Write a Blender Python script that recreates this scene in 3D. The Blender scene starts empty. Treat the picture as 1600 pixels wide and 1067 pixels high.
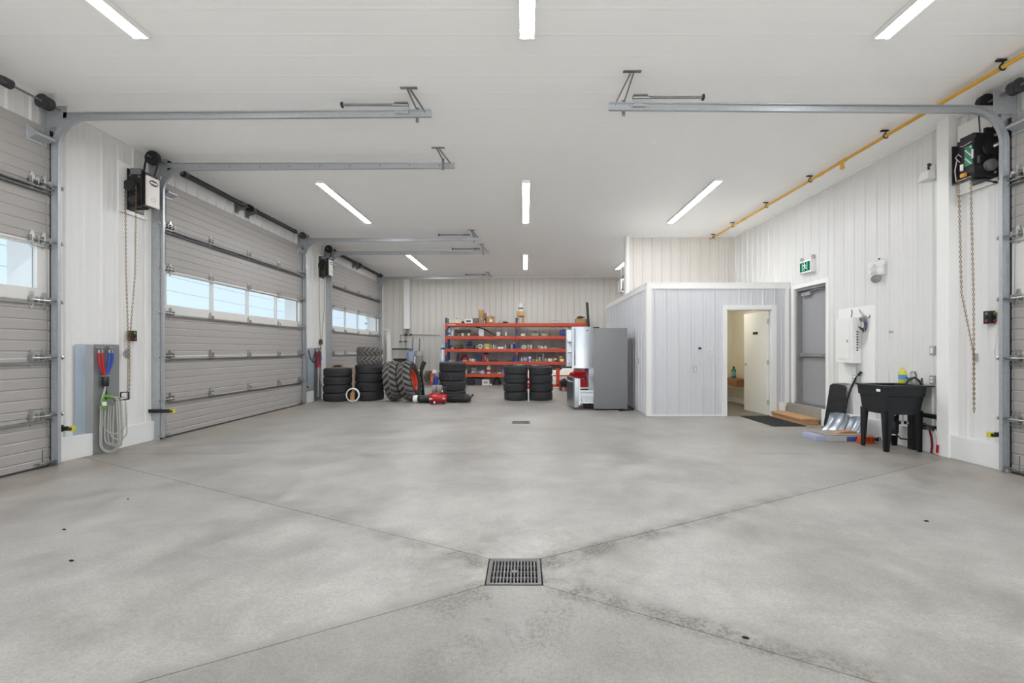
import bpy, bmesh, math, random
from mathutils import Vector, Matrix
R = math.radians
random.seed(7)
S = bpy.context.scene
COL = S.collection

# ------------------------------------------------------------ camera, sky, exposure
cd = bpy.data.cameras.new('camera'); cam = bpy.data.objects.new('camera', cd); COL.objects.link(cam)
cam.location = (0, 0, 1.28); cam.rotation_euler = (R(90), 0, 0)
cd.sensor_width = 36; cd.lens = 16; cd.shift_x = -0.0125; cd.shift_y = 0.0084
cd.clip_start = 0.05; cd.clip_end = 500
S.camera = cam
S.view_settings.view_transform = 'Standard'; S.view_settings.look = 'None'
S.view_settings.gamma = 1; S.view_settings.use_curve_mapping = False
S.view_settings.exposure = 0.25
S.cycles.max_bounces = 16; S.cycles.diffuse_bounces = 10; S.cycles.glossy_bounces = 6; S.cycles.transparent_max_bounces = 12
LAMP = 69.0          # emission of the LED diffusers
SKY = 1.05          # sky strength

wd = bpy.data.worlds.new('world'); S.world = wd; wd.use_nodes = True
nt = wd.node_tree; nt.nodes.clear()
tc = nt.nodes.new('ShaderNodeTexCoord'); sp = nt.nodes.new('ShaderNodeSeparateXYZ'); rp = nt.nodes.new('ShaderNodeValToRGB')
bg = nt.nodes.new('ShaderNodeBackground'); wo = nt.nodes.new('ShaderNodeOutputWorld')
rp.color_ramp.elements[0].position = 0.0; rp.color_ramp.elements[0].color = (0.74, 0.86, 0.98, 1)
rp.color_ramp.elements[1].position = 0.7; rp.color_ramp.elements[1].color = (0.42, 0.63, 0.95, 1)
bg.inputs[1].default_value = SKY
nt.links.new(tc.outputs['Generated'], sp.inputs[0]); nt.links.new(sp.outputs[2], rp.inputs[0])
nt.links.new(rp.outputs[0], bg.inputs[0]); nt.links.new(bg.outputs[0], wo.inputs[0])

sd = bpy.data.lights.new('sun', 'SUN'); sd.energy = 29.0; sd.angle = R(0.6); sd.color = (0.97, 0.985, 1.0)
sun = bpy.data.objects.new('sun', sd); COL.objects.link(sun); sun.location = (0, -30, 20)
sun.rotation_euler = Vector((-0.02, 0.866, -0.5)).to_track_quat('-Z', 'Y').to_euler()

# ------------------------------------------------------------ materials
def lin(c):
    c = c / 255.0
    return c / 12.92 if c <= 0.04045 else ((c + 0.055) / 1.055) ** 2.4
def L3(rgb): return tuple(lin(c) for c in rgb)
MATS = {}
def M(name, rgb, rough=0.5, metal=0.0, var=0.08, nscale=6.0, bump=0.0, bscale=80.0, spec=0.5, stretch=None):
    if name in MATS: return MATS[name]
    m = bpy.data.materials.new(name); m.use_nodes = True
    t = m.node_tree; n = t.nodes; b = n['Principled BSDF']
    c = L3(rgb)
    co = n.new('ShaderNodeTexCoord'); mp = n.new('ShaderNodeMapping'); t.links.new(co.outputs['Object'], mp.inputs[0])
    if stretch: mp.inputs['Scale'].default_value = stretch
    no = n.new('ShaderNodeTexNoise'); no.inputs['Scale'].default_value = nscale; no.inputs['Detail'].default_value = 4
    t.links.new(mp.outputs[0], no.inputs['Vector'])
    mx = n.new('ShaderNodeMix'); mx.data_type = 'RGBA'
    mx.inputs[6].default_value = tuple(max(0, x * (1 - var)) for x in c) + (1,)
    mx.inputs[7].default_value = tuple(min(1, x * (1 + var)) for x in c) + (1,)
    t.links.new(no.outputs[0], mx.inputs[0]); t.links.new(mx.outputs[2], b.inputs['Base Color'])
    b.inputs['Roughness'].default_value = rough; b.inputs['Metallic'].default_value = metal
    b.inputs['Specular IOR Level'].default_value = spec
    if bump:
        n2 = n.new('ShaderNodeTexNoise'); n2.inputs['Scale'].default_value = bscale; n2.inputs['Detail'].default_value = 3
        t.links.new(mp.outputs[0], n2.inputs['Vector'])
        bp = n.new('ShaderNodeBump'); bp.inputs['Strength'].default_value = bump; bp.inputs['Distance'].default_value = 0.01
        t.links.new(n2.outputs[0], bp.inputs['Height']); t.links.new(bp.outputs[0], b.inputs['Normal'])
    MATS[name] = m
    return m
def plastic(rgb, rough=0.45): return M('plastic_%d_%d_%d' % tuple(rgb), rgb, rough, 0, 0.06, 9)
def emit(name, rgb, st):
    if name in MATS: return MATS[name]
    m = bpy.data.materials.new(name); m.use_nodes = True; t = m.node_tree; t.nodes.clear()
    e = t.nodes.new('ShaderNodeEmission'); o = t.nodes.new('ShaderNodeOutputMaterial')
    e.inputs[0].default_value = tuple(rgb) + (1,); e.inputs[1].default_value = st
    t.links.new(e.outputs[0], o.inputs[0]); MATS[name] = m
    return m
def glass_mat():
    m = bpy.data.materials.new('window_glass'); m.use_nodes = True; t = m.node_tree; t.nodes.clear()
    tr = t.nodes.new('ShaderNodeBsdfTransparent'); tr.inputs[0].default_value = (0.93, 0.96, 0.97, 1)
    gl = t.nodes.new('ShaderNodeBsdfGlossy'); gl.inputs['Roughness'].default_value = 0.02
    lw = t.nodes.new('ShaderNodeLayerWeight'); lw.inputs[0].default_value = 0.5; fr = t.nodes.new('ShaderNodeMath'); fr.operation = 'POWER'; fr.inputs[1].default_value = 5.0; t.links.new(lw.outputs['Facing'], fr.inputs[0])
    mx = t.nodes.new('ShaderNodeMixShader'); o = t.nodes.new('ShaderNodeOutputMaterial')
    t.links.new(fr.outputs[0], mx.inputs[0]); t.links.new(tr.outputs[0], mx.inputs[1]); t.links.new(gl.outputs[0], mx.inputs[2])
    t.links.new(mx.outputs[0], o.inputs[0])
    return m

def concrete():
    m = bpy.data.materials.new('sealed_concrete'); m.use_nodes = True
    t = m.node_tree; n = t.nodes; b = n['Principled BSDF']; lk = t.links.new
    def math_(op, a, b_=None, c=None):
        x = n.new('ShaderNodeMath'); x.operation = op
        for i, v in enumerate((a, b_, c)):
            if v is None: continue
            if isinstance(v, (int, float)): x.inputs[i].default_value = v
            else: lk(v, x.inputs[i])
        return x.outputs[0]
    def noise(scale, detail=4, rough=0.55, dist=0.0, vec=None):
        x = n.new('ShaderNodeTexNoise'); x.inputs['Scale'].default_value = scale; x.inputs['Detail'].default_value = detail
        x.inputs['Roughness'].default_value = rough; x.inputs['Distortion'].default_value = dist
        lk(vec or co.outputs['Object'], x.inputs['Vector']); return x.outputs[0]
    def mr(v, a, b_, c=0.0, d=1.0):
        x = n.new('ShaderNodeMapRange'); lk(v, x.inputs[0])
        for i, q in enumerate((a, b_, c, d)): x.inputs[i + 1].default_value = q
        x.interpolation_type = 'SMOOTHSTEP'; return x.outputs[0]
    co = n.new('ShaderNodeTexCoord'); sx = n.new('ShaderNodeSeparateXYZ'); lk(co.outputs['Object'], sx.inputs[0])
    X, Y = sx.outputs[0], sx.outputs[1]
    big = noise(0.55, 6, 0.6, 0.6); mid = noise(2.6, 6, 0.65, 0.3); fine = noise(45, 3, 0.75); grit = noise(110, 2, 0.7)
    r = n.new('ShaderNodeValToRGB'); e = r.color_ramp.elements
    e[0].position = 0.34; e[0].color = L3((126, 122, 118)) + (1,)
    e[1].position = 0.66; e[1].color = L3((173, 170, 165)) + (1,)
    lk(math_('ADD', math_('MULTIPLY', big, 0.5), math_('MULTIPLY', mid, 0.5)), r.inputs[0])
    # grime along the control joints that run out of the first drain
    dx = math_('SUBTRACT', X, -0.06); dy = math_('SUBTRACT', Y, 2.635)
    u = math_('ABSOLUTE', dx); v = math_('ABSOLUTE', dy)
    wob = math_('MULTIPLY', math_('SUBTRACT', noise(3.0, 5, 0.7), 0.5), 0.07)
    dist = math_('ABSOLUTE', math_('ADD', math_('SUBTRACT', math_('MULTIPLY', v, 0.87), math_('MULTIPLY', u, 0.495)), wob))
    near = mr(dist, 0.0, 0.15, 1.0, 0.0)
    out = math_('MULTIPLY', near, mr(u, 0.5, 3.2, 1.0, 0.15))
    patchy = mr(noise(5.0, 5, 0.7), 0.35, 0.62, 0.15, 1.0)
    sr = mr(dx, -0.15, 0.15, 0.0, 1.0); su = mr(dy, -0.1, 0.1, 0.0, 1.0)
    quad = math_('ADD', math_('MULTIPLY', sr, math_('ADD', 0.85, math_('MULTIPLY', su, 0.25))), math_('MULTIPLY', math_('SUBTRACT', 1.0, sr), math_('ADD', 0.22, math_('MULTIPLY', su, 0.36))))
    stain = math_('MULTIPLY', math_('MULTIPLY', out, patchy), quad)
    rad = math_('SQRT', math_('ADD', math_('MULTIPLY', dx, dx), math_('MULTIPLY', dy, dy)))
    around = math_('MULTIPLY', mr(rad, 0.25, 1.2, 1.0, 0.0), mr(noise(2.2, 6, 0.75, 0.8), 0.47, 0.66))
    wedge = math_('MULTIPLY', mr(math_('ADD', math_('SUBTRACT', math_('MULTIPLY', dy, -1.0), math_('MULTIPLY', u, 0.57)), wob), -0.03, 0.12), 0.8)
    rub = mr(noise(0.8, 8, 0.72, 0.4), 0.5, 0.8, 0.0, 0.34)
    dark = math_('MINIMUM', math_('ADD', math_('ADD', math_('MULTIPLY', stain, 0.95), math_('MULTIPLY', around, 0.42)), math_('MULTIPLY', math_('ADD', wedge, rub), 0.5)), 0.85)
    speck = mr(fine, 0.38, 0.62, 0.55, 1.25)
    dark2 = math_('MULTIPLY', dark, speck)
    mx = n.new('ShaderNodeMix'); mx.data_type = 'RGBA'; mx.blend_type = 'MIX'
    lk(dark2, mx.inputs[0]); lk(r.outputs[0], mx.inputs[6]); mx.inputs[7].default_value = L3((88, 84, 79)) + (1,)
    m2 = n.new('ShaderNodeMix'); m2.data_type = 'RGBA'; m2.blend_type = 'MULTIPLY'; m2.inputs[0].default_value = 1.0
    g = mr(math_('ADD', math_('MULTIPLY', grit, 0.5), math_('MULTIPLY', fine, 0.5)), 0.32, 0.68, 0.80, 1.16); cb = n.new('ShaderNodeCombineColor')
    for i in range(3): lk(g, cb.inputs[i])
    lk(mx.outputs[2], m2.inputs[6]); lk(cb.outputs[0], m2.inputs[7])
    # warm tan tint near the doors
    m3 = n.new('ShaderNodeMix'); m3.data_type = 'RGBA'; m3.blend_type = 'MULTIPLY'; m3.inputs[7].default_value = (0.86, 0.77, 0.67, 1)
    tan = math_('MULTIPLY', mr(math_('ABSOLUTE', math_('ADD', X, 0.1)), 3.6, 5.1), mr(noise(0.9, 4, 0.6), 0.3, 0.65))
    lk(math_('MULTIPLY', tan, 0.95), m3.inputs[0]); lk(m2.outputs[2], m3.inputs[6]); lk(m3.outputs[2], b.inputs['Base Color'])
    lk(mr(math_('ADD', math_('MULTIPLY', mid, 0.7), math_('MULTIPLY', fine, 0.3)), 0.3, 0.7, 0.34, 0.52), b.inputs['Roughness'])
    b.inputs['Specular IOR Level'].default_value = 0.5
    bp = n.new('ShaderNodeBump'); bp.inputs['Strength'].default_value = 0.16; bp.inputs['Distance'].default_value = 0.004
    lk(math_('ADD', fine, math_('MULTIPLY', mid, 2.0)), bp.inputs['Height']); lk(bp.outputs[0], b.inputs['Normal'])
    return m

SHADEP = M('shaded_wall_panel', (212, 207, 201), 0.4, 0, 0.03, 2)  # panel white darkened and warmed; shade on the far walls put into the colour
ZINCD = M('dull_zinc_sheet', (146, 148, 150), 0.38, 0.5, 0.1, 3)
ZINC = M('zinc_sheet', (178, 194, 208), 0.4, 0.45, 0.08, 4)
CONC = concrete(); GLASS = glass_mat()
PANEL = M('white_steel_panel', (222, 221, 220), 0.38, 0, 0.03, 2)
OFFP = M('office_steel_panel', (209, 210, 214), 0.40, 0, 0.03, 2)
CEIL = M('white_ceiling_steel', (250, 250, 249), 0.5, 0, 0.02, 1.2)
TRIM = M('white_trim', (236, 236, 234), 0.35, 0, 0.02, 3)
CURB = M('painted_curb', (226, 227, 227), 0.6, 0, 0.05, 5, 0.15, 40)
SECT = M('grey_door_skin', (158, 154, 151), 0.5, 0, 0.04, 5, 0.22, 170, stretch=(1, 0.35, 1))
WFRAME = M('window_frame_grey', (205, 203, 200), 0.45, 0, 0.03, 5)
GALV = M('galvanised_steel', (178, 181, 185), 0.42, 0.55, 0.16, 25, 0.04, 60)
GALVD = M('dull_galvanised', (134, 135, 136), 0.45, 0.6, 0.14, 20)
STEEL = M('bright_zinc', (186, 186, 185), 0.3, 0.95, 0.08, 20)
BLACK = M('black_plastic', (26, 26, 28), 0.42, 0, 0.15, 20)
BLACKM = M('black_painted_metal', (30, 30, 32), 0.35, 0.2, 0.2, 20)
RUBBER = M('tyre_rubber', (50, 50, 53), 0.7, 0, 0.22, 30, 0.2, 120)
RUBW = M('worn_lug_rubber', (112, 108, 104), 0.7, 0, 0.2, 14, 0.15, 90)
CHAINM = M('brass_chain', (150, 124, 84), 0.35, 0.8, 0.2, 60)
SPRING = M('oiled_spring_steel', (70, 70, 72), 0.4, 0.6, 0.15, 40)
YELLOW = M('yellow_gas_paint', (214, 164, 62), 0.4, 0, 0.08, 9)
ORANGE = M('orange_beam_paint', (184, 70, 42), 0.45, 0, 0.08, 9)
BLUE = M('blue_upright_paint', (34, 72, 112), 0.45, 0, 0.1, 9)
DECK = M('grey_shelf_deck', (120, 116, 112), 0.7, 0, 0.12, 9)
GREYDOOR = M('grey_door_paint', (156, 156, 160), 0.5, 0, 0.03, 4)
GREYFR = M('grey_frame_paint', (140, 138, 138), 0.5, 0, 0.03, 4)
WDOOR = M('white_door_paint', (232, 232, 228), 0.4, 0, 0.02, 3)
CREAM = M('cream_drywall', (222, 216, 197), 0.7, 0, 0.03, 4)
WOOD = M('pale_pine', (196, 152, 108), 0.55, 0, 0.2, 7, stretch=(14, 1.2, 14))
WOODD = M('brown_wood', (150, 100, 58), 0.5, 0, 0.2, 7, stretch=(10, 1.2, 10))
PLANK = M('dark_floor_plank', (120, 112, 104), 0.45, 0, 0.2, 6, stretch=(1.2, 12, 1))
CARD = M('brown_cardboard', (172, 132, 84), 0.75, 0, 0.1, 8)
STAINL = M('stainless_steel', (176, 180, 186), 0.26, 0.92, 0.06, 3, stretch=(1, 1, 14))
GREYSIDE = M('grey_textured_side', (124, 124, 126), 0.45, 0.35, 0.06, 30, 0.12, 240)
WLINER = M('white_liner', (236, 240, 244), 0.35, 0, 0.02, 5)
SINKM = M('black_sink_resin', (19, 21, 26), 0.38, 0, 0.12, 20, 0.05, 200)
RED = M('red_enamel', (176, 26, 32), 0.25, 0, 0.08, 8)
REDH = M('red_hose', (176, 36, 44), 0.4, 0, 0.06, 20)
BLUEH = M('blue_hose', (34, 70, 160), 0.4, 0, 0.06, 20)
GREYH = M('grey_hose', (176, 176, 170), 0.45, 0, 0.08, 20)
GREEN = M('lime_green_plastic', (104, 160, 44), 0.45, 0, 0.08, 20)
SAFEG = M('exit_green', (12, 120, 84), 0.5, 0, 0.04, 20)
WPL = M('white_plastic', (234, 234, 232), 0.4, 0, 0.02, 9)
GRAVEL = M('gravel_yard', (150, 146, 138), 0.9, 0, 0.25, 12, 0.4, 30)
CASTIRON = M('cast_grate_iron', (120, 118, 118), 0.5, 0.7, 0.15, 40)
PIT = M('drain_pit', (18, 18, 18), 0.9, 0, 0.2, 10)

# ------------------------------------------------------------ mesh building
class MB:
    def __init__(s): s.v = []; s.f = []; s.m = []; s.mi = 0
    def add(s, vs, fs):
        o = len(s.v); s.v += [tuple(p) for p in vs]
        for f in fs: s.f.append([i + o for i in f]); s.m.append(s.mi)
        return s
    def b(s, x0, x1, y0, y1, z0, z1):
        x0, x1 = min(x0, x1), max(x0, x1); y0, y1 = min(y0, y1), max(y0, y1); z0, z1 = min(z0, z1), max(z0, z1)
        return s.add([(x0, y0, z0), (x1, y0, z0), (x1, y1, z0), (x0, y1, z0), (x0, y0, z1), (x1, y0, z1), (x1, y1, z1), (x0, y1, z1)],
                     [(0, 3, 2, 1), (4, 5, 6, 7), (0, 1, 5, 4), (1, 2, 6, 5), (2, 3, 7, 6), (3, 0, 4, 7)])
    def bar(s, p0, p1, w, h, up=(0, 0, 1)):
        p0, p1 = Vector(p0), Vector(p1); t = (p1 - p0).normalized(); u = Vector(up)
        if abs(t.dot(u)) > 0.98: u = Vector((1, 0, 0))
        sd = t.cross(u).normalized(); u = sd.cross(t)
        vs = []
        for p in (p0, p1):
            for a, c in ((-1, -1), (1, -1), (1, 1), (-1, 1)): vs.append(p + sd * a * w / 2 + u * c * h / 2)
        return s.add(vs, [(0, 1, 2, 3), (7, 6, 5, 4), (0, 4, 5, 1), (1, 5, 6, 2), (2, 6, 7, 3), (3, 7, 4, 0)])
    def prism(s, poly, axis, a, b_):
        n = len(poly); vs = []
        for t in (a, b_):
            for p, q in poly:
                vs.append({'x': (t, p, q), 'y': (p, t, q), 'z': (p, q, t)}[axis])
        fs = [tuple(range(n))[::-1], tuple(range(n, 2 * n))] + [(i, (i + 1) % n, n + (i + 1) % n, n + i) for i in range(n)]
        return s.add(vs, fs)
    def lathe(s, prof, o=(0, 0, 0), axis=(0, 0, 1), n=20, closed=False):
        ax = Vector(axis).normalized(); o = Vector(o)
        e1 = ax.orthogonal().normalized(); e2 = ax.cross(e1); vs = []; fs = []
        for r, h in prof:
            for i in range(n):
                a = 2 * math.pi * i / n; vs.append(o + ax * h + (e1 * math.cos(a) + e2 * math.sin(a)) * r)
        k = len(prof)
        for j in range(k if closed else k - 1):
            for i in range(n):
                a = j * n; b_ = ((j + 1) % k) * n; i2 = (i + 1) % n
                fs.append((a + i, a + i2, b_ + i2, b_ + i))
        if not closed:
            fs.append(tuple(range(n))[::-1]); fs.append(tuple(range((k - 1) * n, k * n)))
        return s.add(vs, fs)
    def cyl(s, p0, p1, r, r2=None, n=12):
        p0, p1 = Vector(p0), Vector(p1); d = p1 - p0
        return s.lathe([(r, 0), (r if r2 is None else r2, d.length)], p0, d, n)
    def tube(s, pts, r, n=8, closed=False):
        P = [Vector(p) for p in pts]; k = len(P); vs = []; fs = []; e = None
        for i in range(k):
            if closed: t = (P[(i + 1) % k] - P[i - 1]).normalized()
            else: t = (P[min(i + 1, k - 1)] - P[max(i - 1, 0)]).normalized()
            if e is None: e = t.orthogonal().normalized()
            e = (e - t * e.dot(t)).normalized(); f = t.cross(e)
            for j in range(n):
                a = 2 * math.pi * j / n; vs.append(P[i] + (e * math.cos(a) + f * math.sin(a)) * r)
        for i in range(k if closed else k - 1):
            for j in range(n):
                a = i * n; b_ = ((i + 1) % k) * n; j2 = (j + 1) % n
                fs.append((a + j, a + j2, b_ + j2, b_ + j))
        if not closed: fs.append(tuple(range(n))[::-1]); fs.append(tuple(range((k - 1) * n, k * n)))
        return s.add(vs, fs)
    def sweep(s, prof, pts, side):
        P = [Vector(p) for p in pts]; sd = Vector(side); k = len(P); n = len(prof); vs = []; fs = []
        for i in range(k):
            t = (P[min(i + 1, k - 1)] - P[max(i - 1, 0)]).normalized(); nn = sd.cross(t).normalized()
            for a, c in prof: vs.append(P[i] + nn * a + sd * c)
        for i in range(k - 1):
            for j in range(n):
                j2 = (j + 1) % n; fs.append((i * n + j, i * n + j2, (i + 1) * n + j2, (i + 1) * n + j))
        fs.append(tuple(range(n))[::-1]); fs.append(tuple(range((k - 1) * n, k * n)))
        return s.add(vs, fs)
    def loft(s, rings):
        n = len(rings[0]); vs = [p for r in rings for p in r]; fs = []
        for i in range(len(rings) - 1):
            for j in range(n):
                j2 = (j + 1) % n; fs.append((i * n + j, i * n + j2, (i + 1) * n + j2, (i + 1) * n + j))
        fs.append(tuple(range(n))[::-1]); fs.append(tuple(range((len(rings) - 1) * n, len(rings) * n)))
        return s.add(vs, fs)
    def frust(s, x0, x1, y0, y1, z0, X0, X1, Y0, Y1, z1):
        return s.loft([[(x0, y0, z0), (x1, y0, z0), (x1, y1, z0), (x0, y1, z0)], [(X0, Y0, z1), (X1, Y0, z1), (X1, Y1, z1), (X0, Y1, z1)]])
    def mesh(s, name, mats, off=(0, 0, 0), smooth=None):
        me = bpy.data.meshes.new(name); ox, oy, oz = off
        me.from_pydata([(x - ox, y - oy, z - oz) for x, y, z in s.v], [], s.f)
        for m in (mats if isinstance(mats, (list, tuple)) else [mats]): me.materials.append(m)
        if any(s.m): me.polygons.foreach_set('material_index', s.m)
        bm = bmesh.new(); bm.from_mesh(me); bmesh.ops.recalc_face_normals(bm, faces=bm.faces); bm.to_mesh(me); bm.free()
        if smooth: me.shade_smooth(); me.set_sharp_from_angle(angle=R(smooth))
        return me
W = {}
def link(o, parent, loc):
    COL.objects.link(o); loc = Vector(loc)
    if parent: o.parent = parent; o.location = loc - W[parent.name]
    else: o.location = loc
    W[o.name] = loc
    return o
def thing(name, label, cat, loc=(0, 0, 0), group=None):
    o = bpy.data.objects.new(name, None); o.empty_display_size = 0.05; o['label'] = label; o['category'] = cat
    if group: o['group'] = group
    return link(o, None, loc)
def obj(name, mb, mat, parent=None, smooth=None, bevel=None, loc=None, label=None):
    if loc is None: loc = W[parent.name] if parent else (0, 0, 0)
    o = bpy.data.objects.new(name, mb.mesh(name, mat, loc, smooth))
    link(o, parent, loc)
    if bevel:
        md = o.modifiers.new('bevel', 'BEVEL'); md.width = bevel; md.segments = 2; md.limit_method = 'ANGLE'; md.angle_limit = R(40)
    if label: o['label'] = label
    return o
def inst(name, me, parent, loc, rot=None):
    o = bpy.data.objects.new(name, me)
    if rot: o.rotation_euler = rot
    return link(o, parent, loc)
def tag(o, label, cat, group=None):
    o['label'] = label; o['category'] = cat
    if group: o['group'] = group
    return o
def struct(o, label=None, cat=None):
    o['kind'] = 'structure'
    if label: o['label'] = label
    if cat: o['category'] = cat
    return o
def copy_tree(o, parent=None):
    c = o.copy(); COL.objects.link(c); c.parent = parent
    for ch in o.children: copy_tree(ch, c)
    return c
def dup(root, delta, label, rotz=0.0, group=None):
    c = copy_tree(root); c.location = Vector(root.location) + Vector(delta); c.rotation_euler.z = rotz; c['label'] = label
    if group: c['group'] = group
    W[c.name] = Vector(c.location)
    return c
def arc(cx, cy, r, a0, a1, n): return [(cx + r * math.cos(R(a0 + (a1 - a0) * i / n)), cy + r * math.sin(R(a0 + (a1 - a0) * i / n))) for i in range(n + 1)]

XL, XR, ZC, YB, YF = -5.33, 5.15, 4.06, 17.3, -6.2
DOORS = [(0.84, 5.02), (6.53, 10.71), (12.20, 16.38)]
RDOOR = (0.55, 4.73)
# ============================================================ THE SETTING
# ---- floor: slabs parted by sawn joints that run from the drain to the bay corners
FX0, FX1 = -5.62, 5.44
floor = struct(obj('floor', MB().b(FX0, FX1, YF - 0.02, YB + 0.1, -0.6, -0.35), CONC), 'sealed grey concrete slab floor of the garage', 'floor')
fb = MB()
def inset(poly, g):
    n = len(poly); P = [Vector((p[0], p[1])) for p in poly]; out = []
    for i in range(n):
        a, b_, c = P[i - 1], P[i], P[(i + 1) % n]
        d1 = (b_ - a).normalized(); d2 = (c - b_).normalized(); n1 = Vector((-d1.y, d1.x)); n2 = Vector((-d2.y, d2.x))
        k = 1 + n1.dot(n2); out.append(tuple(b_ + (n1 + n2) * (g / k)))
    return out
def slab(poly, g):
    obj('slab', MB().prism(inset(poly, g), 'z', -0.035, 0.0), CONC, floor)
def bay(y0, y1, dx, dy, h, g):
    q = [(dx - h, dy - h), (dx + h, dy - h), (dx + h, dy + h), (dx - h, dy + h)]; o = [(FX0, y0), (FX1, y0), (FX1, y1), (FX0, y1)]
    for i in range(4):
        j = (i + 1) % 4; slab([o[i], o[j], q[j], q[i]], g)
    fb.b(FX0, dx - h, y0, y1, -0.06, -0.034); fb.b(dx + h, FX1, y0, y1, -0.06, -0.034)
    fb.b(dx - h, dx + h, y0, dy - h, -0.06, -0.034); fb.b(dx - h, dx + h, dy + h, y1, -0.06, -0.034)
bay(-0.62, 5.62, -0.06, 2.635, 0.158, 0.0024)
slab([(FX0, YF), (FX1, YF), (FX1, -0.62), (FX0, -0.62)], 0.001)
fb.b(FX0, FX1, YF, -0.62, -0.06, -0.034)
bay(5.62, 11.10, -0.07, 8.06, 0.158, 0.0010)
slab([(FX0, 11.10), (FX1, 11.10), (FX1, YB), (FX0, YB)], 0.001)
fb.b(FX0, FX1, 11.1, YB, -0.06, -0.034)
obj('subbase', fb, PIT, floor)
# ---- drains
def drain(x, y, label):
    t = thing('floor_drain', label, 'drain', (x, y, 0), 'square floor drains along the middle of the garage')
    f = MB(); h, i = 0.152, 0.138
    for a in (f.b(x - h, x + h, y - h, y - i, -0.03, 0.001), f.b(x - h, x + h, y + i, y + h, -0.03, 0.001), f.b(x - h, x - i, y - i, y + i, -0.03, 0.001), f.b(x + i, x + h, y - i, y + i, -0.03, 0.001)): pass
    obj('drain_frame', f, CASTIRON, t)
    g = MB(); n = 15; i2 = 0.136
    for k in range(n):
        xx = x - i2 + 2 * i2 * k / (n - 1); g.b(xx - 0.0042, xx + 0.0042, y - i2, y + i2, -0.05, -0.002)
    for k in range(5):
        yy = y - i2 + 2 * i2 * k / 4; g.b(x - i2, x + i2, yy - (0.008 if k in (0, 4) else 0.003), yy + (0.008 if k in (0, 4) else 0.003), -0.022, -0.001)
    g.lathe([(0.018, -0.02), (0.018, 0.0005), (0.009, 0.0005), (0.009, -0.006)], (x, y, 0), n=12)
    obj('grate', g, CASTIRON, t, bevel=0.0012)
    p = MB(); p.b(x - 0.15, x + 0.15, y - 0.15, y + 0.15, -0.34, -0.33)
    for s in (-1, 1): p.b(x + s * 0.15, x + s * 0.156, y - 0.15, y + 0.15, -0.34, -0.036); p.b(x - 0.15, x + 0.15, y + s * 0.15, y + s * 0.156, -0.34, -0.036)
    obj('drain_pit', p, PIT, t)
drain(-0.06, 2.635, 'square cast iron floor drain where the diagonal joints meet in the foreground')
drain(-0.07, 8.06, 'small dark square floor drain farther back, before the tyre stacks')

# ---- ribbed steel sheets
PITCH = 0.2286
_pm = {}
def panel_mesh(w, h, mat):
    key = (round(w, 3), round(h, 3), mat.name)
    if key in _pm: return _pm[key]
    pts = [(0, 0.0012)]; k = 0
    while k * PITCH + 0.11 < w:
        c = k * PITCH + PITCH / 2
        for du, d in ((-0.021, 0.0012), (-0.008, 0.017), (0.008, 0.017), (0.021, 0.0012), (0.062, 0.0012), (0.068, 0.004), (0.078, 0.004), (0.084, 0.0012), (0.144, 0.0012), (0.150, 0.004), (0.160, 0.004), (0.166, 0.0012)):
            u = c + du
            if u < w - 0.003: pts.append((u, d))
        k += 1
    pts.append((w, 0.0012)); pts.append((w, -0.001)); pts.append((0, -0.001))
    m = MB(); n = len(pts); vs = [(u, -d, 0) for u, d in pts] + [(u, -d, h) for u, d in pts]
    m.add(vs, [(i, (i + 1) % n, n + (i + 1) % n, n + i) for i in range(n)] + [tuple(range(n)), tuple(range(n, 2 * n))])
    me = m.mesh('panel', mat); _pm[key] = me
    return me
def panels(parent, x, y, ang, length, z0, z1, mat=PANEL):
    """sheets of 0.914 m from (x, y) along direction ang; the ribs stand out to the right of that direction"""
    u = 0.0; d = Vector((math.cos(R(ang)), math.sin(R(ang)), 0))
    while u < length - 0.02:
        w = min(0.9144, length - u)
        inst('panel', panel_mesh(w - 0.0015, z1 - z0, mat), parent, Vector((x, y, z0)) + d * u, (0, 0, R(ang))); u += 0.9144

# ---- ceiling
ceil = struct(obj('ceiling', MB().b(XL - 0.3, XR + 0.3, YF - 0.3, YB + 0.3, ZC + 0.004, ZC + 0.15), CEIL), 'flat white steel sheet ceiling', 'ceiling')
cm = MB(); prof = [(0, 0)]
for c in (0.15, 0.45, 0.76):
    prof += [(c - 0.02, 0), (c - 0.006, -0.0009), (c + 0.006, -0.0009), (c + 0.02, 0)]
prof += [(0.9138, 0), (0.9138, 0.0035), (0, 0.0035)]
cm.prism(prof, 'x', XL, XR); cme = cm.mesh('panel', CEIL)
yy = YF
while yy < YB: inst('panel', cme, ceil, (0, yy, ZC)); yy += 0.9144

# ---- left wall
OH = 3.62       # height of the door openings
w = MB(); wo_ = XL - 0.27
ys = [YF] + [v for a, b_ in DOORS for v in (a + 0.10, b_ - 0.10)] + [YB + 0.1]
for i in range(0, len(ys), 2): w.b(wo_, XL, ys[i], ys[i + 1], 0, ZC)
for a, b_ in DOORS: w.b(wo_, XL, a + 0.10, b_ - 0.10, OH, ZC)
wl = struct(obj('wall_left', w, PANEL), 'white ribbed steel wall with the three grey overhead doors', 'wall')
for y0, y1 in ((YF, DOORS[0][0]), (DOORS[0][1] + 0.14, DOORS[1][0] - 0.16), (DOORS[1][1] + 0.14, DOORS[2][0] - 0.16), (DOORS[2][1] + 0.14, YB)):
    panels(wl, XL, y0, 90, y1 - y0, 0.272, ZC - 0.03)
for a, b_ in DOORS: panels(wl, XL, a - 0.16, 90, b_ - a + 0.3, 3.70, ZC - 0.03)
k = 1
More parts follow.
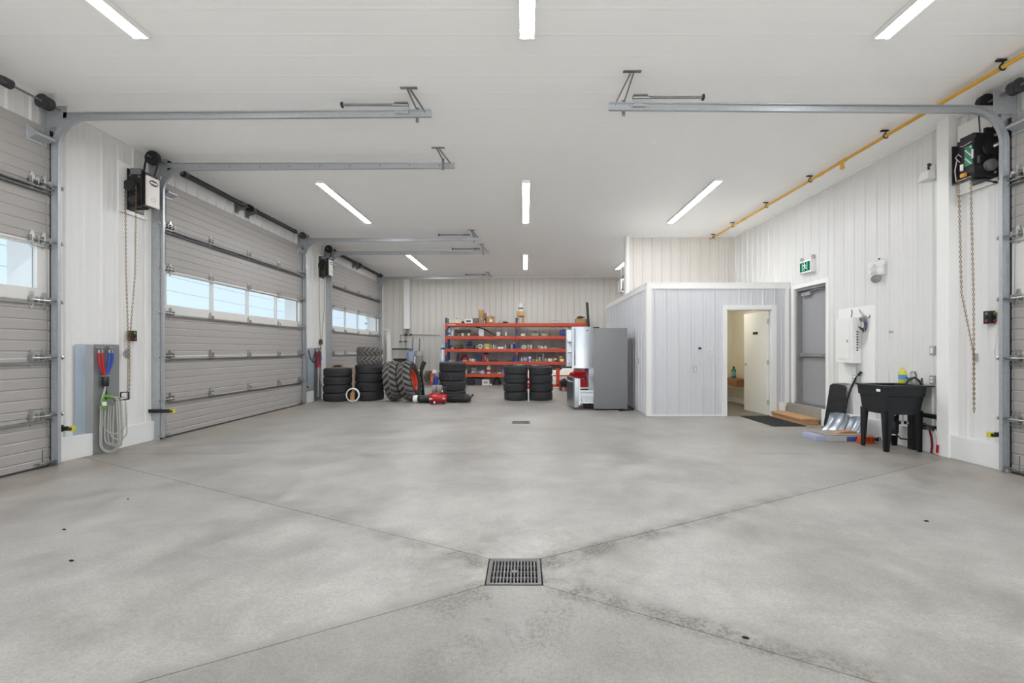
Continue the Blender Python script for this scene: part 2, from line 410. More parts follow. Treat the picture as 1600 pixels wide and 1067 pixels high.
for a, b_ in DOORS:
    for y0, y1 in ((a - 0.16, a - 0.06), (b_ + 0.04, b_ + 0.14)):
        struct(obj('trim_%d' % k, MB().b(XL - 0.001, XL + 0.024, y0, y1, 0.27, ZC - 0.03), TRIM, bevel=0.004)); k += 1
for y0, y1 in ((YF, DOORS[0][0] - 0.03), (DOORS[0][1] + 0.03, DOORS[1][0] - 0.03), (DOORS[1][1] + 0.03, DOORS[2][0] - 0.03), (DOORS[2][1] + 0.03, YB)):
    struct(obj('baseboard_left', MB().b(XL - 0.001, XL + 0.06, y0, y1, 0, 0.272), CURB, bevel=0.006))
# ---- right wall with the exit door opening
EY0, EY1, EZ0, EZ1 = 7.76, 8.69, 0.27, 2.44
w = MB(); wo_ = XR + 0.27
w.b(XR, wo_, YF, RDOOR[0] + 0.1, 0, ZC); w.b(XR, wo_, RDOOR[1] - 0.1, EY0, 0, ZC); w.b(XR, wo_, EY1, YB + 0.1, 0, ZC)
w.b(XR, wo_, RDOOR[0] + 0.1, RDOOR[1] - 0.1, OH, ZC); w.b(XR, wo_, EY0, EY1, 0, EZ0); w.b(XR, wo_, EY0, EY1, EZ1, ZC)
wr = struct(obj('wall_right', w, PANEL), 'white ribbed steel wall with the exit door and sink', 'wall')
panels(wr, XR, RDOOR[0] - 0.16, -90, RDOOR[0] - 0.16 - YF, 0.272, ZC - 0.03)
panels(wr, XR, EY0 - 0.07, -90, EY0 - 0.07 - (RDOOR[1] + 0.14), 0.272, ZC - 0.03)
panels(wr, XR, EY1 + 0.07, -90, EY1 - EY0 + 0.14, EZ1 + 0.07, ZC - 0.03)
panels(wr, XR, 11.10, -90, 11.10 - EY1 - 0.07, 2.6, ZC - 0.03); panels(wr, XR, 8.84, -90, 8.84 - EY1 - 0.07, 0.272, 2.6)
panels(wr, XR, RDOOR[1] + 0.14, -90, RDOOR[1] - RDOOR[0] + 0.3, 3.70, ZC - 0.03)
for y0, y1 in ((RDOOR[0] - 0.16, RDOOR[0] - 0.06), (RDOOR[1] + 0.04, RDOOR[1] + 0.14)):
    struct(obj('trim_%d' % k, MB().b(XR - 0.024, XR + 0.001, y0, y1, 0.27, ZC - 0.03), TRIM, bevel=0.004)); k += 1
for y0, y1 in ((RDOOR[1] + 0.03, EY0 - 0.005), (YF, RDOOR[0] - 0.03)):
    struct(obj('baseboard_right', MB().b(XR - 0.1, XR + 0.001, y0, y1, 0, 0.272), CURB, bevel=0.006))
struct(obj('trim_%d' % k, MB().b(XR - 0.12, XR + 0.001, 5.40, 5.56, 0, ZC).b(XR - 0.122, XR + 0.001, 5.398, 5.562, 2.05, 2.056), TRIM, bevel=0.003), 'white boxed post from floor to ceiling beside the sink', 'post'); k += 1
struct(obj('trim_%d' % k, MB().b(XR - 0.03, XR, YF, YB, ZC - 0.03, ZC), TRIM)); k += 1
struct(obj('trim_%d' % k, MB().b(XL, XL + 0.03, YF, YB, ZC - 0.03, ZC), TRIM)); k += 1
# ---- back wall and front wall (behind the camera)
wb = struct(obj('wall_back', MB().b(XL, XR, YB, YB + 0.2, 0, ZC), PANEL), 'white ribbed steel back wall behind the orange shelving', 'wall')
panels(wb, XL, YB, 0, XR - XL, 0.16, ZC - 0.03, SHADEP)
struct(obj('baseboard_back', MB().b(XL + 0.06, XR, YB - 0.05, YB, 0, 0.16), CURB, bevel=0.006))
struct(obj('trim_%d' % k, MB().b(XL + 0.03, XR - 0.03, YB - 0.03, YB, ZC - 0.03, ZC), TRIM)); k += 1
wf = struct(obj('wall_front', MB().b(XL, -4.8, YF - 0.2, YF, 0, ZC).b(-0.5, 0.3, YF - 0.2, YF, 0, ZC).b(4.6, XR, YF - 0.2, YF, 0, ZC).b(-4.8, -0.5, YF - 0.2, YF, 3.66, ZC).b(0.3, 4.6, YF - 0.2, YF, 3.66, ZC), PANEL), 'white steel front wall behind the viewpoint with two unseen openings added for sunlight', 'wall')  # openings added out of view so sunlight bounces up to the ceiling
panels(wf, XR, YF, 180, XR - XL, 3.67, ZC - 0.03)

# ---- washroom block
OX, OY, OB, OZ = 2.387, 8.84, 13.3, 2.50
DX0, DX1, DZ = 3.92, 4.79, 2.065
w = MB(); w.b(OX, DX0, OY, OY + 0.12, 0, OZ); w.b(DX1, XR, OY, OY + 0.12, 0, OZ); w.b(DX0, DX1, OY, OY + 0.12, DZ, OZ)
wo2 = struct(obj('wall_office_front', w, OFFP), 'white ribbed front wall of the small washroom block', 'wall')
panels(wo2, OX + 0.03, OY, 0, DX0 - 0.09 - OX - 0.03, 0.03, OZ - 0.03, OFFP); panels(wo2, DX0 - 0.09, OY, 0, XR - DX0 + 0.09, DZ + 0.09, OZ - 0.03, OFFP)
panels(wo2, DX1 + 0.09, OY, 0, XR - DX1 - 0.09, 0.27, DZ + 0.09, OFFP)
wo3 = struct(obj('wall_office_left', MB().b(OX, OX + 0.12, OY + 0.12, OB, 0, OZ), OFFP), 'white ribbed side wall of the washroom block beside the fridge', 'wall')
panels(wo3, OX, OB, -90, OB - OY - 0.03, 0.03, OZ - 0.03, OFFP)
struct(obj('wall_office_back', MB().b(OX + 0.12, XR, OB - 0.12, OB, 0, OZ), OFFP))
struct(obj('ceiling_office', MB().b(OX + 0.02, XR - 0.02, OY + 0.02, OB - 0.02, OZ, OZ + 0.05), WPL))
for a in (MB().b(OX - 0.02, XR, OY - 0.022, OY, OZ - 0.03, 2.585).b(OX - 0.024, XR, OY - 0.026, OY - 0.0, 2.575, 2.59),
          MB().b(OX - 0.022, OX, OY - 0.02, OB, OZ - 0.03, 2.585).b(OX - 0.026, OX, OY - 0.024, OB, 2.575, 2.59),
          MB().b(OX - 0.026, OX + 0.07, OY - 0.026, OY - 0.001, 0, OZ - 0.03).b(OX - 0.026, OX - 0.001, OY - 0.001, OY + 0.07, 0, OZ - 0.03),
          MB().b(OX + 0.07, DX0 - 0.09, OY - 0.02, OY, 0, 0.03), MB().b(XR - 0.1, XR - 0.03, OY - 0.03, OY, 0.2, OZ - 0.03),
          MB().b(XR - 0.22, XR - 0.1, OY - 0.03, OY, 0, 0.27)):
    struct(obj('trim_%d' % k, a, TRIM, bevel=0.003)); k += 1
cs = MB(); cs.b(DX0 - 0.09, DX0, OY - 0.03, OY, 0, DZ + 0.09); cs.b(DX1, DX1 + 0.09, OY - 0.03, OY, 0, DZ + 0.09); cs.b(DX0, DX1, OY - 0.03, OY, DZ, DZ + 0.09)
cs.b(DX0, DX0 + 0.014, OY, OY + 0.12, 0, DZ); cs.b(DX1 - 0.014, DX1, OY, OY + 0.12, 0, DZ); cs.b(DX0, DX1, OY, OY + 0.12, DZ - 0.014, DZ)
struct(obj('trim_%d' % k, cs, TRIM, bevel=0.003), 'white casing around the washroom doorway', 'trim'); k += 1
# washroom interior
struct(obj('wall_washroom_back', MB().b(OX + 0.12, XR, 11.27, 11.37, 0, OZ), CREAM), 'cream back wall inside the washroom', 'wall')
struct(obj('wall_washroom_right', MB().b(XR - 0.02, XR, OY + 0.12, 11.27, 0, OZ), CREAM), 'cream side wall inside the washroom', 'wall')
struct(obj('wall_washroom_left', MB().b(OX + 0.9, OX + 1.0, OY + 0.12, 11.27, 0, OZ), CREAM))
struct(obj('wall_washroom_front', MB().b(OX + 1.0, DX0 - 0.005, OY + 0.12, OY + 0.13, 0, OZ), CREAM))
struct(obj('baseboard_washroom', MB().b(XR - 0.035, XR - 0.02, OY + 0.13, 11.27, 0.006, 0.12).b(OX + 1.0, XR - 0.035, 11.255, 11.27, 0.006, 0.12), TRIM, bevel=0.003))
fw = struct(obj('floor_washroom', MB().b(OX + 1.0, XR - 0.02, OY + 0.02, 11.27, 0.0, 0.003), PLANK), 'dark plank floor of the washroom', 'floor')
for i in range(12):
    y0 = OY + 0.03 + i * 0.186
    for j, (x0, x1) in enumerate(((3.39, 4.0 + 0.28 * (i % 3)), (4.0 + 0.28 * (i % 3), 5.1))): obj('plank', MB().b(x0 + 0.001, x1 - 0.001, y0 + 0.001, y0 + 0.185, 0.003, 0.007), PLANK, fw)
# upper wall above the block
wu = struct(obj('wall_upper', MB().b(2.47, XR, 11.10, 11.25, OZ + 0.05, ZC), PANEL), 'white ribbed upper wall rising above the washroom block', 'wall')
panels(wu, 2.54, 11.10, 0, XR - 2.54, OZ + 0.05, ZC - 0.03, SHADEP)
struct(obj('trim_%d' % k, MB().b(2.455, 2.545, 11.075, 11.10, OZ + 0.05, ZC).b(2.445, 2.47, 11.075, 11.26, OZ + 0.05, ZC), TRIM, bevel=0.003)); k += 1
struct(obj('trim_%d' % k, MB().b(XR - 0.03, XR, 11.07, 11.10, 2.59, ZC), TRIM)); k += 1
struct(obj('trim_%d' % k, MB().b(2.545, XR - 0.03, 11.07, 11.10, ZC - 0.03, ZC), TRIM)); k += 1

# ---- overhead doors
ZB = [0.02, 0.56, 1.19, 1.81, 2.46, 3.08, 3.72]
def hinge_mesh(d, end):
    m = MB()
    def leaf(y):
        m.prism([(y - 0.036, -0.012), (y + 0.036, -0.012), (y + 0.036, 0.012), (y + 0.014, 0.095), (y - 0.014, 0.095), (y - 0.036, 0.012)], 'x', 0, d * 0.012)
        m.prism([(y - 0.026, -0.012), (y + 0.026, -0.012), (y + 0.012, -0.085), (y - 0.012, -0.085)], 'x', 0, d * 0.008)
        m.b(0, d * 0.05, y - 0.036, y - 0.026, -0.02, 0.04); m.b(0, d * 0.05, y + 0.026, y + 0.036, -0.02, 0.04)
        m.cyl((d * 0.03, y - 0.04, 0.004), (d * 0.03, y + 0.04, 0.004), 0.014, n=8)
        m.cyl((0, y, 0.05), (d * 0.018, y, 0.05), 0.008, n=6); m.cyl((0, y, -0.045), (d * 0.018, y, -0.045), 0.008, n=6)
    if not end: leaf(0)
    else:
        leaf(end * 0.05 * -1); leaf(end * -0.17)
        m.cyl((d * 0.045, end * -0.2, 0.006), (d * 0.045, end * 0.10, 0.006), 0.009, n=8)
        m.lathe([(0.012, -0.012), (0.024, -0.010), (0.024, 0.010), (0.012, 0.012)], (d * 0.045, end * 0.10, 0.006), (0, 1, 0), 12)
    return m.mesh('hinge', STEEL)
HM = {(d, e): hinge_mesh(d, e) for d in (-1, 1) for e in (-1, 0, 1)}
def overhead_door(n, F, d, y0, y1, label):
    """inner skin at x = F, inside of the garage towards d"""
    D = struct(bpy.data.objects.new('door_%d' % n, None), label, 'garage door'); link(D, None, (F, (y0 + y1) / 2, 0))
    for i in range(6):
        z0, z1 = ZB[i], ZB[i + 1]
        if i == 3:
            m = MB(); t = 0.045
            m.b(F, F - d * t, y0, y1, z0 + 0.003, z0 + 0.135); m.b(F, F - d * t, y0, y1, z1 - 0.035, z1 - 0.003)
            m.b(F, F - d * t, y0, y0 + 0.13, z0 + 0.135, z1 - 0.035); m.b(F, F - d * t, y1 - 0.13, y1, z0 + 0.135, z1 - 0.035)
            for q in (1, 2, 3):
                yc = y0 + 0.13 + (y1 - y0 - 0.26) * q / 4; m.b(F, F - d * t, yc - 0.024, yc + 0.024, z0 + 0.135, z1 - 0.035)
            sec = obj('section', m, WFRAME, D, bevel=0.003, label='pale window section with four panes')
            for q in range(4):
                a = y0 + 0.13 + (y1 - y0 - 0.26) * q / 4 + (0.024 if q else 0); b_ = y0 + 0.13 + (y1 - y0 - 0.26) * (q + 1) / 4 - (0.024 if q < 3 else 0)
                obj('pane', MB().b(F - d * 0.018, F - d * 0.026, a, b_, z0 + 0.135, z1 - 0.035), GLASS, sec)
        else:
            pr = [(F, z0 + 0.003)]; z = z0 + 0.075
            while z < z1 - 0.05:
                pr += [(F, z - 0.011), (F - d * 0.006, z - 0.003), (F - d * 0.006, z + 0.003), (F, z + 0.011)]; z += 0.113
            pr += [(F, z1 - 0.003), (F - d * 0.045, z1 - 0.003), (F - d * 0.045, z0 + 0.003)]
            sec = obj('section', MB().prism(pr, 'y', y0, y1), SECT, D)
        if i > 0:
            for e, yy in ((-1, y0 + 0.02), (1, y1 - 0.02)): inst('hinge', HM[(d, e)], sec, (F, yy, z0))
            for q in (1, 2, 3): inst('hinge', HM[(d, 0)], sec, (F, y0 + (y1 - y0) * q / 4, z0))
            h = 0.05 if i in (5,) else 0.02; dep = 0.05 if i == 5 else 0.022
            zc = z0 - 0.045 if i != 3 else z0 - 0.02
            obj('strut', MB().b(F, F + d * 0.004, y0, y1, zc - h, zc + 0.006).b(F, F + d * dep, y0, y1, zc - h, zc - h + 0.004).b(F, F + d * dep, y0, y1, zc, zc + 0.004).b(F + d * (dep - 0.003), F + d * dep, y0, y1, zc - 0.012, zc + 0.004), STEEL if i != 5 else GALVD, D)
    for e, yy in ((-1, y0), (1, y1)): obj('side_seal', MB().b(F - d * 0.045, F + d * 0.006, yy + e * 0.003, yy + e * 0.034, 0.03, 3.70), BLACK, D)
    obj('bottom_seal', MB().b(F + d * 0.004, F - d * 0.045, y0, y1, 0.001, 0.024), RUBBER, D)
    for e, yy in ((-1, y0), (1, y1)):   # cable brackets at the bottom corners, top roller carriers
        m = MB().b(F, F + d * 0.012, yy - e * 0.02, yy - e * 0.17, 0.05, 0.058).b(F, F + d * 0.008, yy - e * 0.075, yy - e * 0.081, 0.03, 0.2).cyl((F + d * 0.03, yy - e * 0.14, 0.055), (F + d * 0.03, yy + e * 0.06, 0.055), 0.009, n=8)
        obj('bottom_bracket', m, GALVD, D)
        m = MB().b(F, F + d * 0.006, yy - e * 0.02, yy - e * 0.24, 3.50, 3.66).prism([(F, 3.52), (F + d * 0.10, 3.56), (F + d * 0.10, 3.58), (F, 3.66)], 'y', yy - e * 0.04, yy - e * 0.22)
        obj('top_bracket', m, GALV, D, bevel=0.002)
    return D
FL, FR = -5.24, 5.06
overhead_door(1, FL, 1, *DOORS[0], 'grey sectional overhead door at the left edge of the view')
overhead_door(2, FL, 1, *DOORS[1], 'grey sectional overhead door in the middle of the left wall')
overhead_door(3, FL, 1, *DOORS[2], 'grey sectional overhead door farthest along the left wall behind the tyres')
overhead_door(4, FR, -1, *RDOOR, 'grey sectional overhead door at the right edge of the view')

# ---- exit door in the right wall
D = struct(bpy.data.objects.new('door_5', None), 'grey steel exit door with a push bar, above a wooden step', 'door'); link(D, None, (XR, (EY0 + EY1) / 2, EZ0))
m = MB()
for y0, y1 in ((EY0, EY0 + 0.05), (EY1 - 0.05, EY1)): m.b(XR + 0.02, XR + 0.2, y0, y1, EZ0, EZ1)
m.b(XR + 0.02, XR + 0.2, EY0 + 0.05, EY1 - 0.05, EZ1 - 0.05, EZ1)
for y0, y1 in ((EY0 + 0.05, EY0 + 0.066), (EY1 - 0.066, EY1 - 0.05)): m.b(XR + 0.16, XR + 0.2, y0, y1, EZ0, EZ1 - 0.05)
obj('door_frame', m, GREYFR, D, bevel=0.003)
leaf = obj('door_leaf', MB().b(XR + 0.115, XR + 0.16, EY0 + 0.054, EY1 - 0.054, EZ0 + 0.02, EZ1 - 0.055), GREYDOOR, D, bevel=0.002)
ya, yb = EY0 + 0.06, EY1 - 0.06; zb = 1.19
obj('push_bar', MB().b(XR + 0.055, XR + 0.115, ya, ya + 0.10, zb - 0.035, zb + 0.035).b(XR + 0.055, XR + 0.115, yb - 0.16, yb, zb - 0.035, zb + 0.035), GREYFR, leaf, bevel=0.006)
obj('push_bar_face', MB().b(XR + 0.05, XR + 0.08, ya + 0.1, yb - 0.16, zb - 0.028, zb + 0.028), STAINL, leaf, bevel=0.006, label='bright metal push bar')
obj('door_closer', MB().b(XR + 0.05, XR + 0.115, EY1 - 0.38, EY1 - 0.12, EZ1 - 0.15, EZ1 - 0.09).bar((XR + 0.07, EY1 - 0.30, EZ1 - 0.08), (XR + 0.02, EY0 + 0.30, EZ1 - 0.07), 0.02, 0.012).bar((XR + 0.02, EY0 + 0.30, EZ1 - 0.07), (XR + 0.14, EY0 + 0.18, EZ1 - 0.065), 0.02, 0.012), GALV, leaf, bevel=0.004)
for z in (0.52, 1.2, 2.18): obj('hinge', MB().cyl((XR + 0.108, EY1 - 0.052, z - 0.055), (XR + 0.108, EY1 - 0.052, z + 0.055), 0.009), GALVD, leaf)
m = MB().b(XR + 0.0, XR + 0.2, EY0, EY1, EZ0, EZ0 + 0.018)
for i in range(14): m.b(XR - 0.012, XR, EY0 + 0.02 + i * 0.065, EY0 + 0.06 + i * 0.065, EZ0 - 0.06, EZ0 - 0.006)
obj('threshold', m, GALVD, D)
m = MB()
for y0, y1 in ((EY0 - 0.07, EY0 + 0.004), (EY1 - 0.004, EY1 + 0.07)): m.b(XR - 0.02, XR + 0.02, y0, y1, EZ0 - 0.02, EZ1 + 0.07)
m.b(XR - 0.02, XR + 0.02, EY0 + 0.004, EY1 - 0.004, EZ1 - 0.004, EZ1 + 0.07)
obj('door_casing', m, TRIM, D, bevel=0.003)
struct(obj('baseboard_right', MB().b(XR - 0.08, XR + 0.27, EY0 - 0.005, OY - 0.03, 0, EZ0 - 0.001), M('bare_concrete', (150, 146, 140), 0.8, 0, 0.2, 14, 0.3, 50), bevel=0.005), 'bare concrete sill under the exit door', 'sill')

# ---- washroom door, swung inwards
wdoor = struct(bpy.data.objects.new('door_6', None), 'white washroom door standing open into the washroom', 'door'); link(wdoor, None, (DX1 - 0.02, OY + 0.05, 0))
hx, hy, hz = DX1 - 0.02, OY + 0.05, 0.0
lf = obj('door_leaf', MB().b(hx - 0.04, hx, hy, hy + 0.84, 0.012, DZ - 0.02), WDOOR, wdoor, bevel=0.002)
obj('door_sign', MB().b(hx - 0.046, hx - 0.04, hy + 0.32, hy + 0.49, 1.60, 1.65), BLACK, lf, label='small black sign plate')
obj('lever_handle', MB().lathe([(0.026, 0), (0.026, 0.008), (0.011, 0.012), (0.011, 0.05)], (hx - 0.04, hy + 0.77, 0.98), (-1, 0, 0), 14).bar((hx - 0.085, hy + 0.785, 0.98), (hx - 0.085, hy + 0.66, 0.98), 0.014, 0.018), STEEL, lf, smooth=40)
for z in (0.26, 1.04, 1.84): obj('hinge', MB().cyl((hx - 0.042, hy - 0.012, z - 0.045), (hx - 0.042, hy - 0.012, z + 0.045), 0.009).b(hx - 0.043, hx - 0.005, hy - 0.003, hy, z - 0.045, z + 0.045), STEEL, lf)
wdoor.rotation_euler.z = R(3)
# ============================================================ LIGHTS, DOOR GEAR, PIPES
LED = emit('led_diffuser', (0.955, 0.985, 1.0), LAMP)
def led(x, y0, y1, label):
    t = thing('ceiling_light', label, 'ceiling light', (x, (y0 + y1) / 2, ZC), 'long LED ceiling lights')
    obj('housing', MB().b(x - 0.068, x + 0.068, y0, y1, ZC - 0.03, ZC - 0.004).b(x - 0.068, x + 0.068, y0, y0 + 0.02, ZC - 0.058, ZC - 0.03).b(x - 0.068, x + 0.068, y1 - 0.02, y1, ZC - 0.058, ZC - 0.03).b(x - 0.068, x - 0.057, y0 + 0.02, y1 - 0.02, ZC - 0.053, ZC - 0.03).b(x + 0.057, x + 0.068, y0 + 0.02, y1 - 0.02, ZC - 0.053, ZC - 0.03), WPL, t, bevel=0.003)
    pr = [(x - 0.056, ZC - 0.031), (x - 0.056, ZC - 0.052), (x - 0.048, ZC - 0.056), (x + 0.048, ZC - 0.056), (x + 0.056, ZC - 0.052), (x + 0.056, ZC - 0.031)]
    obj('diffuser', MB().prism(pr, 'y', y0 + 0.021, y1 - 0.021), LED, t)
rows = ((-3.36, 'left'), (0.02, 'middle'), (3.13, 'right'))
yr = ((1.55, 4.0, 'cut off by the top edge'), (7.32, 9.78, 'halfway along the ceiling'), (12.95, 15.41, 'near the back wall'))
for x, rn in rows:
    led(x, -4.1, -1.65, 'added LED strip light in the %s row, unseen behind the viewpoint' % rn)  # extra row added behind the camera to brighten the room
    for y0, y1, pn in yr: led(x, y0 + (0.1 if rn != 'right' else 0), y1, 'lit white LED strip light in the %s row, %s' % (rn, pn))

CPROF = [(-0.040, 0), (0.040, 0), (0.040, 0.034), (0.033, 0.034), (0.033, 0.004), (-0.033, 0.004), (-0.033, 0.034), (-0.040, 0.034)]
def track(F, d, y, e, zr, xe, label, spring=True, sgn=1):
    """e: +1 when the door lies towards +y of this track"""
    RA = 0.36; xv = F + d * 0.045; t = thing('door_track', label, 'door track', (xv, y, 0), 'galvanised door tracks')
    pts = [(xv, y, 0.03), (xv, y, 1.2), (xv, y, 2.4), (xv, y, zr - RA)]
    for i in range(1, 13):
        a = math.pi / 2 * i / 12; pts.append((xv + d * RA * (1 - math.cos(a)), y, zr - RA + RA * math.sin(a)))
    x1 = xv + d * RA; pts += [(x1 + (xe - x1) * q, y, zr + 0.03 * q) for q in (0.25, 0.5, 0.75, 1)]
    obj('rail', MB().sweep([(a, c * e) for a, c in CPROF], pts, (0, 1, 0)), GALV, t, smooth=40)
    # stiffening angle along the flat run and a lap joint
    obj('stiffener', MB().b(x1 - d * 0.3, xe - d * 0.5, y - e * 0.004, y, zr - 0.01, zr + 0.052).b(x1 - d * 0.3, xe - d * 0.5, y - e * 0.03, y, zr + 0.049, zr + 0.053), GALV, t)
    bm_ = MB()
    for q in range(9): bm_.cyl((x1 + (xe - x1) * (q + 0.5) / 9, y - e * 0.012, zr + 0.03 * (q + 0.5) / 9), (x1 + (xe - x1) * (q + 0.5) / 9, y, zr + 0.03 * (q + 0.5) / 9), 0.010, n=6)
    bo = obj('bolts', bm_, GALVD, t); bo['kind'] = 'stuff'
    # wall angle
    wx = XL if d > 0 else XR
    a = MB().b(wx + d * 0.002, xv + d * 0.002, y - e * 0.012, y - e * 0.006, 0.0, zr + 0.02).b(wx + d * 0.002, wx + d * 0.008, y - e * 0.09, y - e * 0.006, 0.0, zr + 0.02)
    for q in range(7): a.cyl((wx + d * 0.07, y - e * 0.018, 0.4 + q * 0.5), (wx + d * 0.07, y - e * 0.006, 0.4 + q * 0.5), 0.010, n=6)
    a.b(wx + d * 0.05, wx + d * 0.10, y - e * 0.016, y - e * 0.012, 1.1, 1.24)
    obj('wall_angle', a, GALV, t)
    # hanger to the ceiling
    xh = xe - d * 0.16; yc = y - 0.24
    h = MB().bar((xh, y - e * 0.02, zr - 0.05), (xh, y - e * 0.02, zr + 0.115), 0.034, 0.006, (0, 1, 0)).bar((xh, y - e * 0.02, zr + 0.08), (xh - d * 0.05, yc, ZC - 0.004), 0.034, 0.006, (1, 0, 0)).bar((xh + d * 0.1, y - e * 0.02, zr + 0.05), (xh - d * 0.02, yc + 0.03, ZC - 0.004), 0.034, 0.006, (1, 0, 0)).b(xh - d * 0.12, xh + d * 0.06, yc - 0.02, yc + 0.02, ZC - 0.008, ZC - 0.003)
    obj('hanger', h, GALVD, t)
    if spring:
        ys, zs = y + e * 0.02, zr + 0.125; xs = xe - d * 0.25
        p = obj('bumper_plate', MB().b(xs - d * 0.15, xs, ys - 0.003, ys + 0.003, zr + 0.03, zs + 0.02).b(xs - d * 0.15, xs, ys - 0.03, ys + 0.03, zs + 0.016, zs + 0.022), GALV, t)
        pr = [(0.013, 0)]
        for q in range(30): pr += [(0.016, 0.02 + q * 0.018), (0.012, 0.029 + q * 0.018)]
        pr.append((0.013, 0.57)); s = MB().lathe(pr, (xs - d * 0.15, ys, zs), (-d, 0, 0), 8); s.cyl((xs, ys, zs), (xs - d * 0.15, ys, zs), 0.019, n=10)
        obj('bumper_spring', s, GALVD, p)
        obj('bumper_cap', MB().lathe([(0.012, 0), (0.034, 0.006), (0.034, 0.018), (0.02, 0.028)], (xs - d * 0.72, ys, zs), (-d, 0, 0), 12), BLACKM, p)
    return t
track(FL, 1, DOORS[0][1] + 0.04, -1, 3.87, -1.04, 'galvanised track with spring bumper crossing the ceiling at upper left, nearest of the left side')
track(FL, 1, DOORS[0][0] - 0.045, 1, 3.87, -1.04, 'galvanised track at the near edge of the leftmost door')
track(FL, 1, DOORS[1][0] - 0.045, 1, 3.885, -1.00, 'galvanised track at the near edge of the middle left door, without spring', spring=False)
track(FL, 1, DOORS[1][1] + 0.045, -1, 3.87, -1.04, 'galvanised track at the far edge of the middle left door')
track(FL, 1, DOORS[2][0] - 0.045, 1, 3.86, -0.95, 'galvanised track at the near edge of the farthest left door')
track(FL, 1, DOORS[2][1] + 0.045, -1, 3.87, -1.14, 'galvanised track at the far edge of the farthest left door by the back wall')
track(FR, -1, RDOOR[1] + 0.045, -1, 3.795, 0.88, 'galvanised track with spring bumper crossing the ceiling at upper right')
track(FR, -1, RDOOR[0] - 0.045, 1, 3.795, 0.88, 'galvanised track at the near edge of the right door')

ZS = 3.945
def torsion(F, d, y0, y1, label):
    wx = XL if d > 0 else XR; x = F + d * 0.075; t = thing('torsion_shaft', label, 'door spring shaft', (x, (y0 + y1) / 2, ZS), 'spring shafts above the overhead doors')
    ya, yb = (y0 - 0.30, y1 + 0.12) if d > 0 else (y0 - 0.12, y1 + 0.30)
    obj('shaft', MB().cyl((x, ya, ZS), (x, yb, ZS), 0.0127, n=10), GALVD, t)
    L = y1 - y0; c = (y0 + y1) / 2
    for a, b_ in ((y0 + 0.35, c - 0.28), (c + 0.12, y1 - 0.45)):
        pr = [(0.02, 0), (0.05, 0.0), (0.05, 0.07)]; n = int((b_ - a - 0.14) / 0.018)
        for q in range(n): pr += [(0.044, 0.07 + q * 0.018), (0.036, 0.079 + q * 0.018)]
        pr += [(0.05, b_ - a - 0.07), (0.05, b_ - a), (0.02, b_ - a)]
        obj('torsion_spring', MB().lathe(pr, (x, a, ZS), (0, 1, 0), 10), SPRING, t, smooth=35)
    for y in (c - 0.24, c + 0.08): obj('bearing_bracket', MB().prism([(wx + d * 0.0185, ZS - 0.12), (wx + d * 0.0185, ZS + 0.07), (x + d * 0.05, ZS + 0.04), (x + d * 0.05, ZS - 0.05)], 'y', y, y + 0.006).b(wx + d * 0.0185, wx + d * 0.03, y - 0.05, y + 0.05, ZS - 0.14, ZS + 0.08), GALVD, t)
    obj('coupling', MB().lathe([(0.02, 0), (0.062, 0.004), (0.062, 0.03), (0.03, 0.034), (0.03, 0.06), (0.062, 0.064), (0.062, 0.09), (0.02, 0.094)], (x, c - 0.12, ZS), (0, 1, 0), 14), BLACKM, t, smooth=35)
    for y in (y0 + 0.06, y1 - 0.16):
        pr = [(0.02, 0), (0.076, 0), (0.076, 0.012)] + [(0.066 + 0.004 * (q % 2), 0.012 + q * 0.008) for q in range(1, 11)] + [(0.055, 0.10), (0.02, 0.104)]
        obj('cable_drum', MB().lathe(pr, (x, y, ZS), (0, 1, 0), 18), SPRING, t, smooth=35)
    for y in (y0 - 0.05, y1 + 0.04): obj('end_bracket', MB().b(wx + d * 0.0185, x + d * 0.07, y, y + 0.006, ZS - 0.19, ZS + 0.05).b(wx + d * 0.0185, wx + d * 0.027, y - 0.06, y + 0.06, ZS - 0.22, ZS + 0.05), GALV, t)
    ysp = y0 - 0.24 if d > 0 else y1 + 0.16
    obj('drive_sprocket', MB().lathe([(0.03, 0), (0.094, 0.002), (0.098, 0.012), (0.094, 0.03), (0.098, 0.048), (0.094, 0.058), (0.03, 0.06)], (x, ysp, ZS), (0, 1, 0), 20), BLACKM, t, smooth=30)
    for ya_, yb_ in ((y0 + 0.03, y0 + 0.08), (y1 - 0.03, y1 - 0.08)): obj('lift_cable', MB().cyl((F + d * 0.02, ya_, 0.1), (x - d * 0.04, yb_, ZS), 0.003, n=6), GALVD, t)
for (a, b_), lb in zip(DOORS, ('leftmost', 'middle left', 'farthest left')): torsion(FL, 1, a, b_, 'dark torsion spring shaft with drums above the %s overhead door' % lb)
torsion(FR, -1, *RDOOR, 'dark torsion spring shaft with drums above the right overhead door')

# ---- operators
def link_chain(pts, name, label, group):
    P = [Vector(p) for p in pts]; mb = MB(); st = 0.027; k = 0
    for i in range(len(P) - 1):
        L = (P[i + 1] - P[i]).length; n = max(1, int(round(L / st))); t = (P[i + 1] - P[i]).normalized()
        e1 = t.orthogonal().normalized(); e2 = t.cross(e1)
        for q in range(n):
            c = P[i] + (P[i + 1] - P[i]) * ((q + 0.5) / n); s = e1 if k % 2 else e2; k += 1
            ring = [c + t * (0.017 * math.cos(a)) + s * (0.0085 * math.sin(a)) for a in [2 * math.pi * j / 6 for j in range(6)]]
            mb.tube(ring, 0.0032, 4, True)
    o = obj(name, mb, CHAINM, None, loc=P[0]); tag(o, label, 'chain', group)
    return o
def backboard(d, y0, y1, z0, z1, label):
    wx = XL if d > 0 else XR
    o = obj('backing_board', MB().b(wx + d * 0.018, wx + d * 0.036, y0, y1, z0, z1), TRIM, None, bevel=0.004, loc=(wx + d * 0.02, (y0 + y1) / 2, z0)); tag(o, label, 'board')
